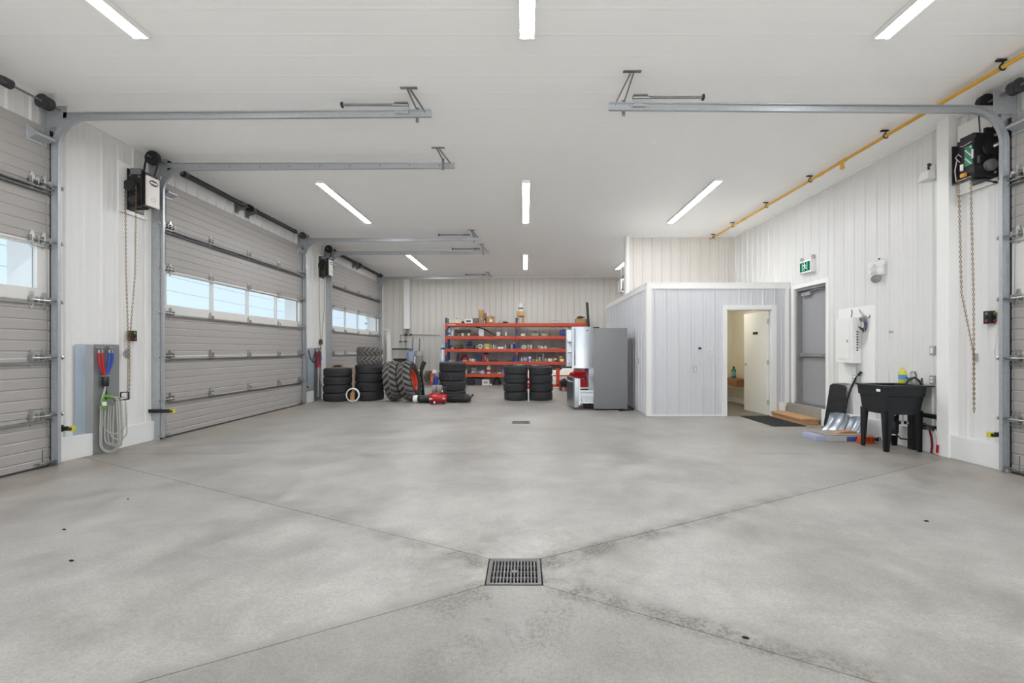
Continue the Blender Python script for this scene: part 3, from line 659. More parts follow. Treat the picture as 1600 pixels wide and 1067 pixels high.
backboard(1, 5.93, 6.40, 3.10, 3.76, 'white backing board behind the opener near the leftmost pier')
backboard(1, 11.62, 12.02, 3.10, 3.76, 'white backing board behind the opener on the pier before the farthest door')
backboard(-1, 4.92, 5.38, 3.10, 3.92, 'white backing board behind the uncovered opener at upper right')
def opener_left(dy, label):
    w0 = XL + 0.036; y = 6.07 + dy; t = thing('door_opener', label, 'door opener', (w0, y, 3.15), 'covered door openers on the left wall')
    m = MB().b(w0, w0 + 0.02, y - 0.02, y + 0.24, 3.15, 3.70).b(w0 + 0.02, w0 + 0.235, y + 0.0, y + 0.20, 3.36, 3.66).b(w0 + 0.02, w0 + 0.20, y - 0.014, y - 0.0, 3.18, 3.69).b(w0 + 0.15, w0 + 0.235, y + 0.0, y + 0.2, 3.22, 3.36)
    m.b(w0 + 0.02, w0 + 0.13, y + 0.02, y + 0.18, 3.2, 3.36)
    obj('housing', m, BLACKM, t, bevel=0.005)
    obj('chain_wheel', MB().lathe([(0.02, 0), (0.075, 0), (0.075, 0.012), (0.06, 0.02), (0.075, 0.03), (0.075, 0.04), (0.03, 0.044), (0.03, 0.055)], (w0 + 0.06, y - 0.062, 3.46), (0, 1, 0), 20), BLACK, t, smooth=35)
    obj('motor', MB().lathe([(0.03, 0), (0.05, 0.006), (0.05, 0.10), (0.03, 0.11)], (w0 + 0.10, y - 0.06, 3.27), (0, 1, 0), 16), SPRING, t, smooth=35)
    obj('gear_plate', MB().b(w0 + 0.05, w0 + 0.19, y - 0.022, y - 0.014, 3.62, 3.70).cyl((w0 + 0.17, y - 0.03, 3.585), (w0 + 0.17, y - 0.014, 3.585), 0.014).cyl((w0 + 0.05, y - 0.03, 3.60), (w0 + 0.05, y - 0.014, 3.60), 0.012), GALVD, t)
    obj('release_lever', MB().tube([(w0 + 0.06, y - 0.05, 3.17), (w0 + 0.10, y - 0.06, 3.15), (w0 + 0.20, y - 0.02, 3.19), (w0 + 0.24, y + 0.06, 3.19)], 0.008, 6), BLACKM, t)
    c = obj('cover', MB().b(w0 + 0.236, w0 + 0.262, y - 0.005, y + 0.205, 3.215, 3.615), M('pale_pink_white_cover', (226, 219, 214), 0.4), t, bevel=0.006, label='white control box cover with a dark badge')
    by, bz, bx = y + 0.10, 3.535, w0 + 0.262
    obj('badge', MB().prism([(by - 0.07, bz + 0.012), (by - 0.03, bz + 0.038), (by + 0.03, bz + 0.038), (by + 0.07, bz + 0.012), (by + 0.07, bz - 0.012), (by + 0.03, bz - 0.038), (by - 0.03, bz - 0.038), (by - 0.07, bz - 0.012)], 'x', bx, bx + 0.004), M('dark_brown_badge', (58, 44, 40), 0.4), c)
    obj('badge_stripe', MB().b(bx + 0.003, bx + 0.006, by - 0.055, by + 0.055, bz - 0.010, bz + 0.010), WPL, c)
    obj('small_mark', MB().tube([(bx + 0.002, by + 0.035 * math.cos(R(a)), 3.30 + 0.035 * math.sin(R(a))) for a in range(10, 171, 16)], 0.004, 5).b(bx, bx + 0.003, by - 0.035, by + 0.035, 3.29, 3.296), M('tan_mark', (190, 176, 160), 0.5), c)
    for xa, ya in ((w0 + 0.02, FL - 0.02), (w0 + 0.17, FL + 0.17)): obj('drive_belt', MB().bar((xa, y + 0.21, 3.64), (ya, y + 0.25, ZS), 0.010, 0.02), BLACK, t)
    return t
opener_left(0, 'black door opener with white badge cover on the pier beside the middle left door')
opener_left(5.66, 'black door opener with white cover, far down the left wall before the farthest door')
w0 = XR - 0.036; y = 4.93
t = thing('door_opener', 'uncovered black door opener showing its circuit board, at upper right', 'door opener', (w0, y, 3.15))
m = MB().b(w0, w0 - 0.02, y - 0.02, y + 0.26, 3.15, 3.70).b(w0 - 0.02, w0 - 0.235, y + 0.0, y + 0.21, 3.20, 3.62).b(w0 - 0.01, w0 - 0.24, y - 0.014, y - 0.0, 3.16, 3.63).b(w0 - 0.01, w0 - 0.13, y - 0.012, y + 0.02, 3.63, 3.69).b(w0 - 0.15, w0 - 0.23, y + 0.02, y + 0.18, 3.62, 3.65)
obj('housing', m, BLACKM, t, bevel=0.005)
obj('chain_wheel', MB().lathe([(0.02, 0), (0.09, 0), (0.09, 0.012), (0.072, 0.02), (0.09, 0.03), (0.09, 0.042), (0.03, 0.046), (0.03, 0.055)], (w0 - 0.10, y - 0.068, 3.46), (0, 1, 0), 22), BLACK, t, smooth=35)
obj('wheel_shaft', MB().cyl((w0 - 0.06, y - 0.10, 3.48), (w0 - 0.10, y - 0.06, 3.46), 0.02, n=10), STEEL, t)
obj('motor', MB().lathe([(0.03, 0), (0.06, 0.006), (0.065, 0.03), (0.06, 0.05), (0.03, 0.06)], (w0 - 0.11, y - 0.07, 3.27), (0, 1, 0), 14), GALVD, t, smooth=35)
obj('bolts', MB().cyl((w0 - 0.04, y - 0.026, 3.60), (w0 - 0.04, y - 0.014, 3.60), 0.014).cyl((w0 - 0.04, y - 0.026, 3.20), (w0 - 0.04, y - 0.014, 3.20), 0.014).b(w0 - 0.20, w0 - 0.225, y - 0.018, y - 0.014, 3.30, 3.38), STEEL, t)
X1 = w0 - 0.235
tr = obj('control_tray', MB().b(X1, X1 - 0.008, y - 0.02, y + 0.22, 3.14, 3.58).b(X1 - 0.008, X1 - 0.05, y + 0.212, y + 0.22, 3.14, 3.58).b(X1 - 0.008, X1 - 0.05, y - 0.02, y + 0.212, 3.14, 3.148).b(X1 - 0.008, X1 - 0.03, y - 0.02, y - 0.014, 3.14, 3.58), BLACKM, t)
XB = X1 - 0.016
obj('circuit_board', MB().b(XB, XB - 0.004, y + 0.01, y + 0.10, 3.30, 3.52), M('green_circuit_board', (40, 120, 88), 0.4, 0, 0.3, 60), tr)
m = MB()
for q in range(9): m.b(XB - 0.004, XB - 0.014, y + 0.02 + 0.018 * (q % 4), y + 0.032 + 0.018 * (q % 4), 3.31 + 0.022 * q, 3.324 + 0.022 * q)
m.b(XB, XB - 0.014, y + 0.0, y + 0.012, 3.36, 3.46).b(XB, XB - 0.016, y + 0.115, y + 0.14, 3.27, 3.34)
obj('board_parts', m, WPL, tr)
obj('relay', MB().b(XB, XB - 0.03, y + 0.075, y + 0.125, 3.19, 3.23), M('amber_relay', (200, 150, 40), 0.4), tr)
obj('wiring', MB().tube([(XB, y + 0.19, 3.42), (XB - 0.02, y + 0.195, 3.3), (XB - 0.01, y + 0.19, 3.17), (XB - 0.02, y + 0.10, 3.165), (XB - 0.01, y + 0.02, 3.17)], 0.006, 6).tube([(XB, y + 0.15, 3.55), (XB - 0.02, y + 0.10, 3.53), (XB, y + 0.02, 3.55)], 0.005, 6).tube([(XB, y + 0.16, 3.38), (XB - 0.02, y + 0.19, 3.44), (XB - 0.01, y + 0.165, 3.47), (XB, y + 0.14, 3.43)], 0.005, 6), M('pink_grey_wires', (196, 170, 176), 0.5), tr)
obj('release_lever', MB().tube([(X1 - 0.02, y + 0.03, 3.13), (X1 + 0.06, y - 0.03, 3.11), (X1 + 0.14, y - 0.06, 3.08)], 0.009, 6).cyl((X1 + 0.14, y - 0.06, 3.08), (X1 + 0.17, y - 0.065, 3.075), 0.014, n=8), BLACKM, t)
for xa, ya in ((w0 - 0.15, FR - 0.17), (w0 - 0.02, FR + 0.02)): obj('drive_belt', MB().bar((xa, y + 0.03, 3.6), (ya, y - 0.02, ZS), 0.010, 0.02), BLACK, t)

def chains(x, y, s, d, label):
    link_chain([(x - 0.03, y, 3.46), (x - 0.03 + d * 0.01, y, 2.3), (x + 0.01, y, 1.40), (x + 0.005, y, 1.0), (x, y, 0.64), (x + 0.012, y + 0.012, 0.64), (x + 0.018, y + 0.01, 1.0), (x + 0.02, y + 0.01, 1.40), (x + 0.10, y + 0.0, 2.3), (x + 0.115, y, 3.46)], 'hoist_chain', label, 'hand chains hanging from the door openers')
    kp = obj('chain_keeper', MB().b(XL + 0.018 if d > 0 else XR - 0.018, x, y - 0.004, y + 0.004, 1.20, 1.26).b(x - d * 0.012, x - d * 0.004, y - 0.03, y + 0.03, 1.17, 1.29), GALV, None, loc=(x, y, 1.2))
    tag(kp, 'metal chain keeper behind the ' + label.split(', ')[1], 'bracket')
chains(XL + 0.075, 6.02, 1, 1, 'long brass hand chain, chain beside the middle left door')
chains(XL + 0.075, 11.69, 1, 1, 'long brass hand chain, chain far down the left wall before the farthest door')
link_chain([(4.69, 4.92, 3.12), (4.75, 4.95, 1.9), (4.90, 4.97, 1.25), (4.905, 4.97, 0.60), (4.917, 4.98, 0.60), (4.915, 4.98, 1.25), (4.88, 4.95, 1.9), (4.80, 4.90, 3.12)], 'hoist_chain', 'long brass hand chain hanging from the uncovered opener at upper right', 'hand chains hanging from the door openers')
kp = obj('chain_keeper', MB().b(XR - 0.03, XR - 0.002, 5.17, 5.20, 1.15, 1.24).b(XR - 0.05, XR - 0.03, 5.18, 5.186, 1.17, 1.22), GALV, None, loc=(XR, 4.99, 1.2)); tag(kp, 'small metal chain keeper on the wall behind the right chain', 'bracket')
c = obj('wall_cable', MB().tube([(XR - 0.03, 4.86, 3.05), (XR - 0.03, 4.86, 2.4), (XR - 0.03, 4.90, 1.75), (XR - 0.03, 4.97, 1.25)], 0.006, 6), WPL, None, loc=(XR, 4.86, 1.25)); tag(c, 'thin pale cable running down the wall behind the right hand chain', 'cable')
for x, y, z, d, lb in ((XL, 6.13, 1.40, 1, 'on the pier left of the middle door'), (XL, 11.80, 1.42, 1, 'far down the left wall above the second hose panel'), (XR, 5.00, 1.57, -1, 'beside the hanging chain on the right')):
    t = thing('door_control', 'small black push button station ' + lb, 'switch', (x + d * 0.018, y, z))
    obj('box', MB().b(x + d * 0.018, x + d * 0.075, y - 0.04, y + 0.04, z, z + 0.14), BLACK, t, bevel=0.005)
    for q, mt in enumerate((REDH, BLACKM, GREEN)):
        obj('button', MB().lathe([(0.014, 0), (0.014, 0.01), (0.008, 0.013)], (x + d * 0.03, y - 0.04, z + 0.03 + q * 0.04), (0, -1, 0), 10).lathe([(0.014, 0), (0.014, 0.008), (0.008, 0.011)], (x + d * 0.075, y, z + 0.03 + q * 0.04), (d, 0, 0), 10), mt, t)
# ---- photo eyes
for x, y, z, d, long_, lb in ((XL, 5.22, 0.38, 1, 0, 'low on the pier beside the leftmost door'), (XL, 6.42, 0.42, 1, 1, 'on a long black bracket before the middle left door'), (XL, 10.95, 0.40, 1, 0, 'just past the middle left door'), (XR, 4.90, 0.37, -1, 0, 'low beside the right door track')):
    t = thing('photo_eye', 'small yellow and black safety sensor ' + lb, 'sensor', (x, y, z))
    L = 0.29 if long_ else 0.07; x0 = x + d * 0.05
    obj('bracket', MB().b(x + d * 0.0, x0 + d * L, y - 0.008, y + 0.008, z - 0.025, z + 0.025).b(x + d * 0.0, x + d * 0.012, y - 0.03, y + 0.03, z - 0.04, z + 0.04), BLACK, t, bevel=0.003)
    obj('sensor_head', MB().b(x0 + d * L, x0 + d * (L + 0.045), y - 0.024, y + 0.018, z - 0.028, z + 0.028), M('sensor_yellow', (206, 190, 50), 0.45), t, bevel=0.004)
    obj('lens', MB().lathe([(0.016, 0), (0.016, 0.006), (0.010, 0.009)], (x0 + d * (L + 0.023), y - 0.024, z), (0, -1, 0), 12), BLACK, t)

# ---- gas pipe
t = thing('gas_pipe', 'yellow gas pipe running along the ceiling at upper right', 'pipe', (4.6, 7.5, 3.98))
gx = lambda y: 4.57 + (y - 4.0) * 0.006 * -1
obj('pipe', MB().tube([(gx(y_), y_, 3.985) for y_ in (YF + 0.1, 3, 6, 9, 11.06)], 0.022, 12), YELLOW, t, smooth=40)
obj('tee_fitting', MB().cyl((gx(6.5), 6.46, 3.985), (gx(6.5), 6.60, 3.985), 0.029).cyl((gx(6.5), 6.53, 3.985), (gx(6.5), 6.53, 3.90), 0.025).cyl((gx(6.5), 6.53, 3.90), (gx(6.5), 6.53, 3.88), 0.030), YELLOW, t, smooth=40)
for y_ in (2.0, 7.0, 9.4): obj('coupling', MB().cyl((gx(y_), y_ - 0.05, 3.985), (gx(y_), y_ + 0.05, 3.985), 0.028), YELLOW, t, smooth=40)
for y_ in (1.2, 2.7, 4.35, 5.75, 7.25, 8.55, 9.9, 10.9):
    obj('pipe_clamp', MB().tube([(gx(y_) + 0.03 * math.cos(a), y_, 3.985 + 0.03 * math.sin(a)) for a in [2 * math.pi * q / 12 for q in range(12)]], 0.007, 6, True).b(gx(y_) - 0.06, gx(y_) + 0.03, y_ - 0.015, y_ + 0.015, ZC - 0.02, ZC - 0.004).cyl((gx(y_), y_, 4.01), (gx(y_), y_, ZC - 0.004), 0.007, n=6), BLACKM, t)

# ---- unit heater behind the upper wall
t = thing('unit_heater', 'white unit heater with a dark grille hanging high beyond the upper wall', 'heater', (3.3, 14.5, 3.12))
obj('casing', MB().b(3.02, 3.62, 14.3, 14.85, 3.12, 3.50), WPL, t, bevel=0.01)
m = MB()
for q in range(6): m.bar((3.06, 14.292, 3.165 + q * 0.052), (3.58, 14.292, 3.165 + q * 0.052), 0.006, 0.03, (0, 0.5, 1))
m.b(3.05, 3.59, 14.296, 14.300, 3.15, 3.47); obj('grille', m, BLACK, t)
for x in (3.08, 3.56): obj('hanger_rod', MB().cyl((x, 14.55, 3.5), (x, 14.55, ZC - 0.004), 0.008, n=6), GALVD, t)
obj('flue_collar', MB().cyl((3.3, 14.6, 3.5), (3.3, 14.6, 3.62), 0.07).cyl((3.12, 14.5, 3.62), (3.42, 14.6, 3.66), 0.03), BLACKM, t)

# ---- outdoors
gd = struct(obj('ground', MB().b(-90, FX0, -60, 90, -0.2, -0.06).b(FX1, 60, -60, 90, -0.2, -0.06).b(FX0, FX1, -60, YF - 0.02, -0.2, -0.06).b(FX0, FX1, YB + 0.1, 90, -0.2, -0.06), GRAVEL), 'gravel yard outside the door windows', 'ground')
sh = thing('distant_shed', 'pale neighbouring building with a red roof seen through the leftmost door window', 'building', (-40, 30, -0.06))
obj('wall', MB().b(-46, -38, 18, 44, -0.06, 5.0), M('pale_outdoor_wall', (216, 214, 212), 0.8), sh)
obj('roof', MB().prism([(-46.5, 4.9), (-37.5, 4.9), (-37.5, 5.2), (-42, 5.9), (-46.5, 5.2)], 'y', 17.5, 44.5), M('red_roof_metal', (168, 96, 92), 0.6), sh)
pl = thing('utility_line', 'thin overhead wires and pole outside the door windows', 'power line', (-30, 20, -0.06))
for y_ in (-6, 34): obj('pole', MB().cyl((-30, y_, -0.06), (-30, y_, 9.5), 0.14, 0.1).b(-30.05, -29.95, y_ - 0.1, y_ + 0.1, 8.8, 9.0), WOODD, pl)
for q, (z, xo) in enumerate(((9.2, 0), (7.6, 0.2), (6.4, 0.2))):
    obj('wire', MB().tube([(-30 + xo, -6 + 40 * i / 10 * 1.0, z - 0.5 * (1 - ((i - 5) / 5) ** 2)) for i in range(11)] + [(-30 + xo, 34 + 40 * i / 6, z - 0.4 * math.sin(math.pi * i / 6)) for i in range(1, 7)], 0.012 , 5), BLACK, pl)
tr = thing('small_tree', 'small dark leafed tree outside the farthest left door window', 'tree', (-9.2, 27.2, -0.06))
obj('trunk', MB().tube([(-9.2, 27.2, -0.06), (-9.18, 27.2, 1.2), (-9.22, 27.18, 2.2), (-9.2, 27.2, 3.0)], 0.035, 6).tube([(-9.19, 27.2, 1.6), (-9.0, 27.15, 2.0), (-8.9, 27.1, 2.4)], 0.018, 5).tube([(-9.21, 27.19, 1.9), (-9.4, 27.2, 2.4)], 0.018, 5), WOODD, tr)
m = MB()
for q in range(130):
    a = random.random() * 6.28; h = random.random(); rr = 0.42 * random.random() ** 0.5 * (1.1 - 0.5 * h)
    c = Vector((-9.2 + rr * math.cos(a), 27.2 + rr * math.sin(a), 1.5 + h * 2.0)); e1 = Vector((random.uniform(-1, 1), random.uniform(-1, 1), random.uniform(-0.6, 0.6))).normalized() * 0.10; e2 = e1.orthogonal().normalized() * 0.045
    m.add([c - e1, c + e2, c + e1, c - e2], [(0, 1, 2, 3)])
f = obj('foliage', m, M('dark_green_leaf', (46, 66, 44), 0.6), tr); f['kind'] = 'stuff'
# ============================================================ RIGHT WALL THINGS
def plate(x, y, z, d, label, kind):
    t = thing('wall_outlet' if kind == 'outlet' else 'light_switch', label, kind, (x, y, z))
    obj('cover_plate', MB().b(x, x + d * 0.018, y - 0.036, y + 0.036, z - 0.058, z + 0.058), GALV, t, bevel=0.004)
    m = MB()
    if kind == 'switch': m.b(x + d * 0.018, x + d * 0.024, y - 0.017, y + 0.017, z - 0.034, z + 0.034)
    else: m.b(x + d * 0.018, x + d * 0.024, y - 0.017, y + 0.017, z + 0.008, z + 0.036).b(x + d * 0.018, x + d * 0.024, y - 0.017, y + 0.017, z - 0.036, z - 0.008)
    obj('rocker' if kind == 'switch' else 'socket', m, WPL, t, bevel=0.002)
plate(XR - 0.004, 5.735, 1.275, -1, 'metal wall switch plate above the outlet beside the sink post', 'switch')
plate(XR - 0.004, 5.735, 0.905, -1, 'metal outlet plate just above the sink rim by the post', 'outlet')
t = thing('wall_outlet', 'metal outlet plate on the front wall of the washroom block', 'outlet', (3.30, OY - 0.02, 0.91))
obj('cover_plate', MB().b(3.265, 3.335, OY - 0.022, OY - 0.001, 0.85, 0.965), GALV, t, bevel=0.004)
obj('socket', MB().b(3.284, 3.316, OY - 0.027, OY - 0.022, 0.915, 0.945).b(3.284, 3.316, OY - 0.027, OY - 0.022, 0.87, 0.90), WPL, t)
k_ = obj('coat_peg', MB().lathe([(0.02, 0), (0.014, 0.03), (0.026, 0.05), (0.014, 0.06)], (3.385, OY - 0.001, 1.315), (0, -1, 0), 12), BLACK, None, smooth=40, loc=(3.385, OY, 1.315)); tag(k_, 'small black knob on the washroom block wall above the outlet', 'knob')
t = thing('ring_hook', 'white ring hanging on the washroom block wall left of the doorway', 'hook', (3.60, OY - 0.02, 1.30))
obj('hook', MB().b(3.592, 3.608, OY - 0.022, OY - 0.001, 1.28, 1.33), WPL, t)
obj('ring', MB().tube([(3.60 + 0.046 * math.sin(a), OY - 0.028, 1.235 + 0.055 * math.cos(a)) for a in [6.283 * q / 20 for q in range(20)]], 0.008, 6, True), WPL, t, smooth=60)
t = thing('wall_outlet', 'outlet plate low on the washroom block side wall behind the fridge', 'outlet', (OX, 9.55, 1.05))
obj('cover_plate', MB().b(OX - 0.02, OX - 0.001, 9.51, 9.58, 0.99, 1.11), GALV, t, bevel=0.003); obj('socket', MB().b(OX - 0.026, OX - 0.02, 9.53, 9.56, 1.01, 1.09), WPL, t)

# exit sign
sx, y0, y1, z0, z1 = 5.055, 8.05, 8.38, 2.67, 2.895
t = thing('exit_sign', 'lit green and white running man exit sign above the grey exit door', 'exit sign', (XR, 8.2, 2.67))
obj('housing', MB().b(sx, XR - 0.001, y0, y1, z0, z1), WPL, t, bevel=0.006)
obj('face', MB().b(sx - 0.004, sx - 0.001, y0 + 0.022, y1 - 0.022, z0 + 0.03, z1 - 0.03), emit('exit_face_green', (0.0, 0.26, 0.14), 0.55), t)
yc = (y0 + y1) / 2; fx = sx - 0.007
m = MB()
def stroke(pts, w_):
    for i in range(len(pts) - 1): m.bar((fx + 0.001, yc - pts[i][0], z0 + pts[i][1]), (fx + 0.001, yc - pts[i + 1][0], z0 + pts[i + 1][1]), w_, 0.003, (1, 0, 0))
m.lathe([(0.0125, 0), (0.0125, 0.003)], (fx + 0.003, yc + 0.008, z0 + 0.176), (-1, 0, 0), 10)
stroke([(-0.006, 0.158), (0.004, 0.108)], 0.030); stroke([(-0.014, 0.150), (-0.04, 0.130), (-0.055, 0.148)], 0.011); stroke([(0.004, 0.150), (0.028, 0.140), (0.038, 0.115)], 0.011)
stroke([(0.0, 0.110), (-0.022, 0.082), (-0.014, 0.045)], 0.015); stroke([(0.006, 0.110), (0.028, 0.085), (0.052, 0.078)], 0.015)
m.b(fx, fx + 0.003, yc - 0.075, yc - 0.064, z0 + 0.045, z0 + 0.185); m.b(fx, fx + 0.003, yc + 0.064, yc + 0.075, z0 + 0.045, z0 + 0.185)
obj('pictogram', m, emit('exit_white', (0.75, 0.95, 0.88), 0.8), t)
for yy, lb in ((y0 + 0.02, 0), (y1 + 0.02, 1)):
    obj('lamp_head', MB().cyl((XR - 0.03, yy, z1), (XR - 0.03, yy, z1 + 0.03), 0.012).lathe([(0.015, 0), (0.03, 0.01), (0.032, 0.04), (0.02, 0.045)], (XR - 0.03, yy + 0.02, z1 + 0.045), (-0.4, -1, 0.1), 12), GALV, t, smooth=40)

# twin emergency light with round sounder
t = thing('emergency_light', 'white twin headed emergency light with round grey disc, above the electrical panel', 'emergency light', (XR, 6.58, 2.45))
obj('back_plate', MB().b(XR - 0.04, XR - 0.002, 6.50, 6.68, 2.36, 2.56), WPL, t, bevel=0.008)
for yy, zz in ((6.50, 2.53), (6.66, 2.53), (6.52, 2.42), (6.66, 2.43)):
    obj('lamp_head', MB().lathe([(0.012, 0), (0.03, 0.012), (0.042, 0.035), (0.042, 0.06), (0.03, 0.062)], (XR - 0.035, yy, zz), (-0.8, -0.55 if yy < 6.6 else 0.2, -0.1), 14), WPL, t, smooth=40)
obj('round_disc', MB().lathe([(0.03, 0), (0.058, 0.01), (0.058, 0.045), (0.05, 0.05)], (XR - 0.05, 6.60, 2.31), (-0.75, -0.6, 0), 18), GALVD, t, smooth=40)
obj('screw_cap', MB().lathe([(0.014, 0), (0.01, 0.012)], (XR - 0.02, 6.585, 2.60), (-1, 0, 0), 10), BLACK, t)
t = thing('motion_light', 'small pale floodlight with a dark cap high on the right wall before the post', 'floodlight', (XR, 5.75, 3.5))
obj('wall_mount', MB().b(XR - 0.02, XR - 0.002, 5.70, 5.80, 3.44, 3.6), WPL, t, bevel=0.005)
obj('arm', MB().tube([(XR - 0.02, 5.75, 3.62), (XR - 0.05, 5.75, 3.6), (XR - 0.055, 5.74, 3.52)], 0.012, 8).lathe([(0.018, 0), (0.018, 0.02)], (XR - 0.045, 5.75, 3.615), (0, 0, 1), 10), SPRING, t, smooth=40)
obj('lamp_head', MB().frust(XR - 0.10, XR - 0.03, 5.70, 5.80, 3.54, XR - 0.13, XR - 0.02, 5.67, 5.83, 3.42), WPL, t, bevel=0.006)
t = thing('wall_hook', 'tiny pale hook on the right wall above the soap bottle', 'hook', (XR, 6.36, 1.53))
obj('hook', MB().cyl((XR, 6.36, 1.535), (XR - 0.05, 6.36, 1.535), 0.012).lathe([(0.022, 0), (0.016, 0.012)], (XR - 0.045, 6.36, 1.535), (-1, 0, 0), 12), GALV, t, smooth=40)
t = thing('wall_sensor', 'small white corner sensor high at the far end of the left wall', 'sensor', (XL, 16.9, 3.35))
obj('sensor_body', MB().b(XL + 0.002, XL + 0.07, 16.86, 16.96, 3.33, 3.45), WPL, t, bevel=0.012)

# electrical board
bd = obj('backing_board', MB().b(XR - 0.032, XR - 0.018, 6.65, 7.43, 0.75, 1.945), TRIM, None, bevel=0.003, loc=(XR - 0.02, 7.04, 0.75)); tag(bd, 'tall white plywood board behind the breaker panel', 'board')
t = thing('breaker_panel', 'white electrical breaker panel with cables coming from its side', 'electrical panel', (XR - 0.032, 7.10, 1.08))
obj('cabinet', MB().b(4.99, XR - 0.032, 6.93, 7.30, 1.08, 1.78), WPL, t, bevel=0.005)
pd = obj('panel_door', MB().b(4.983, 4.99, 6.99, 7.25, 1.14, 1.72), WPL, t, bevel=0.003)
obj('latch', MB().b(4.977, 4.983, 7.02, 7.05, 1.40, 1.44), GALV, pd)
m = MB()
for q in range(8): m.cyl((5.06, 6.93, 1.56 - q * 0.04), (5.06, 6.918, 1.56 - q * 0.04), 0.011, n=8)
obj('knockouts', m, BLACK, t)
m = MB()
for z in (1.68, 1.63, 1.30, 1.22): m.cyl((5.03, 7.30, z), (5.03, 7.318, z), 0.013, n=8)
obj('side_connectors', m, BLACK, t)
m = MB()
for q in range(9):
    r_ = 0.05 + q * 0.021; pts = [(XR - 0.045 - 0.004 * (q % 3), 6.93 - 0.10 - r_ * math.cos(a) * 0.62 + 0.09, 1.60 + r_ * 1.25 * math.sin(a) * (1.0 if a > 0 else 1.0)) for a in [R(-80 + 165 * i / 14) for i in range(15)]]
    m.tube([(5.06, 6.925, 1.56 - q * 0.035)] + pts, 0.0045, 5)
obj('cables', m, M('pale_cable_jacket', (206, 206, 202), 0.5), t, smooth=60)
m = MB()
for q in range(4):
    m.tube([(5.07, 6.92, 1.64)] + [(XR - 0.055, 6.87 - (0.045 + 0.018 * q) * math.cos(a), 1.66 + (0.06 + 0.02 * q) * math.sin(a)) for a in [R(-70 + 200 * i / 12) for i in range(13)]], 0.0055, 5)
obj('feed_cables', m, M('blue_black_cable', (50, 56, 84), 0.45), t, smooth=60)
obj('stray_wires', MB().tube([(XR - 0.04, 6.95, 1.90), (XR - 0.05, 6.92, 1.86), (XR - 0.05, 6.86, 1.80), (XR - 0.05, 6.80, 1.78)], 0.007, 6).tube([(XR - 0.045, 7.12, 1.79), (XR - 0.045, 7.10, 1.86), (XR - 0.045, 7.11, 1.91)], 0.008, 6).tube([(XR - 0.045, 6.73, 1.80), (XR - 0.05, 6.74, 1.76), (XR - 0.05, 6.80, 1.76)], 0.006, 6), GALVD, t, smooth=60)
t = thing('junction_box', 'metal outlet box on a short conduit under the breaker panel', 'outlet', (XR - 0.03, 6.98, 0.79))
obj('box', MB().b(XR - 0.085, XR - 0.032, 6.93, 7.05, 0.78, 0.90), GALV, t, bevel=0.004)
obj('conduit', MB().tube([(XR - 0.06, 6.97, 0.90), (XR - 0.06, 6.97, 1.0), (XR - 0.06, 6.965, 1.08)], 0.014, 8), GALV, t, smooth=40)
obj('sockets', MB().b(XR - 0.09, XR - 0.085, 6.955, 7.025, 0.795, 0.83).b(XR - 0.09, XR - 0.085, 6.955, 7.025, 0.85, 0.885), WPL, t)

# wooden step, mat
t = thing('wooden_step', 'low pale pine step below the exit door', 'step', (4.92, 8.28, 0))
for q in range(3): obj('tread_board', MB().b(4.745 + q * 0.103, 4.745 + q * 0.103 + 0.099, 7.79, 8.79, 0.072, 0.105), WOOD, t, bevel=0.004)
obj('frame_board', MB().b(4.765, 5.045, 7.81, 7.846, 0, 0.072), WOOD, t, bevel=0.003); obj('frame_board', MB().b(4.765, 5.045, 8.734, 8.77, 0, 0.072), WOOD, t, bevel=0.003); obj('frame_board', MB().b(4.765, 4.80, 7.846, 8.734, 0, 0.072), WOOD, t, bevel=0.003)
mt = MB().b(4.16, 4.72, 7.62, 8.80, 0.001, 0.012); mo = obj('door_mat', mt, M('black_mat_pile', (30, 31, 34), 0.95, 0, 0.25, 90, 0.4, 220), None, bevel=0.004, loc=(4.44, 8.2, 0)); tag(mo, 'flat black mat on the floor before the washroom doorway and step', 'mat')

# leaning black mesh seat
t = thing('leaning_panel', 'black woven panel with cut corners leaning against the wall by the exit door', 'panel', (5.0, 7.38, 0))
def lean(z): return 4.985 + 0.10 * z / 0.72
poly = [(-0.20, 0.03), (-0.17, 0.0), (0.17, 0.0), (0.20, 0.03), (0.18, 0.68), (0.13, 0.705), (0.0, 0.715), (-0.13, 0.705), (-0.18, 0.68)]
fr_ = MB(); P = [(lean(z), 7.38 + u, z + 0.012) for u, z in poly]; fr_.tube(P, 0.012, 6, True); obj('rim', fr_, BLACK, t)
vs = [(lean(z) - 0.004, 7.38 + u * 0.98, z * 0.99 + 0.012) for u, z in poly] + [(lean(z) + 0.006, 7.38 + u * 0.98, z * 0.99 + 0.012) for u, z in poly]; n_ = len(poly)
obj('woven_face', MB().add(vs, [tuple(range(n_)), tuple(range(n_, 2 * n_))] + [(i, (i + 1) % n_, n_ + (i + 1) % n_, n_ + i) for i in range(n_)]), M('black_weave', (36, 38, 42), 0.6, 0, 0.3, 60), t)
m = MB()
for q in range(16): z = 0.04 + q * 0.041; m.bar((lean(z) - 0.008, 7.38 - 0.165, z + 0.012), (lean(z) - 0.008, 7.38 + 0.165, z + 0.012), 0.008, 0.006)
obj('weave_bars', m, BLACK, t)

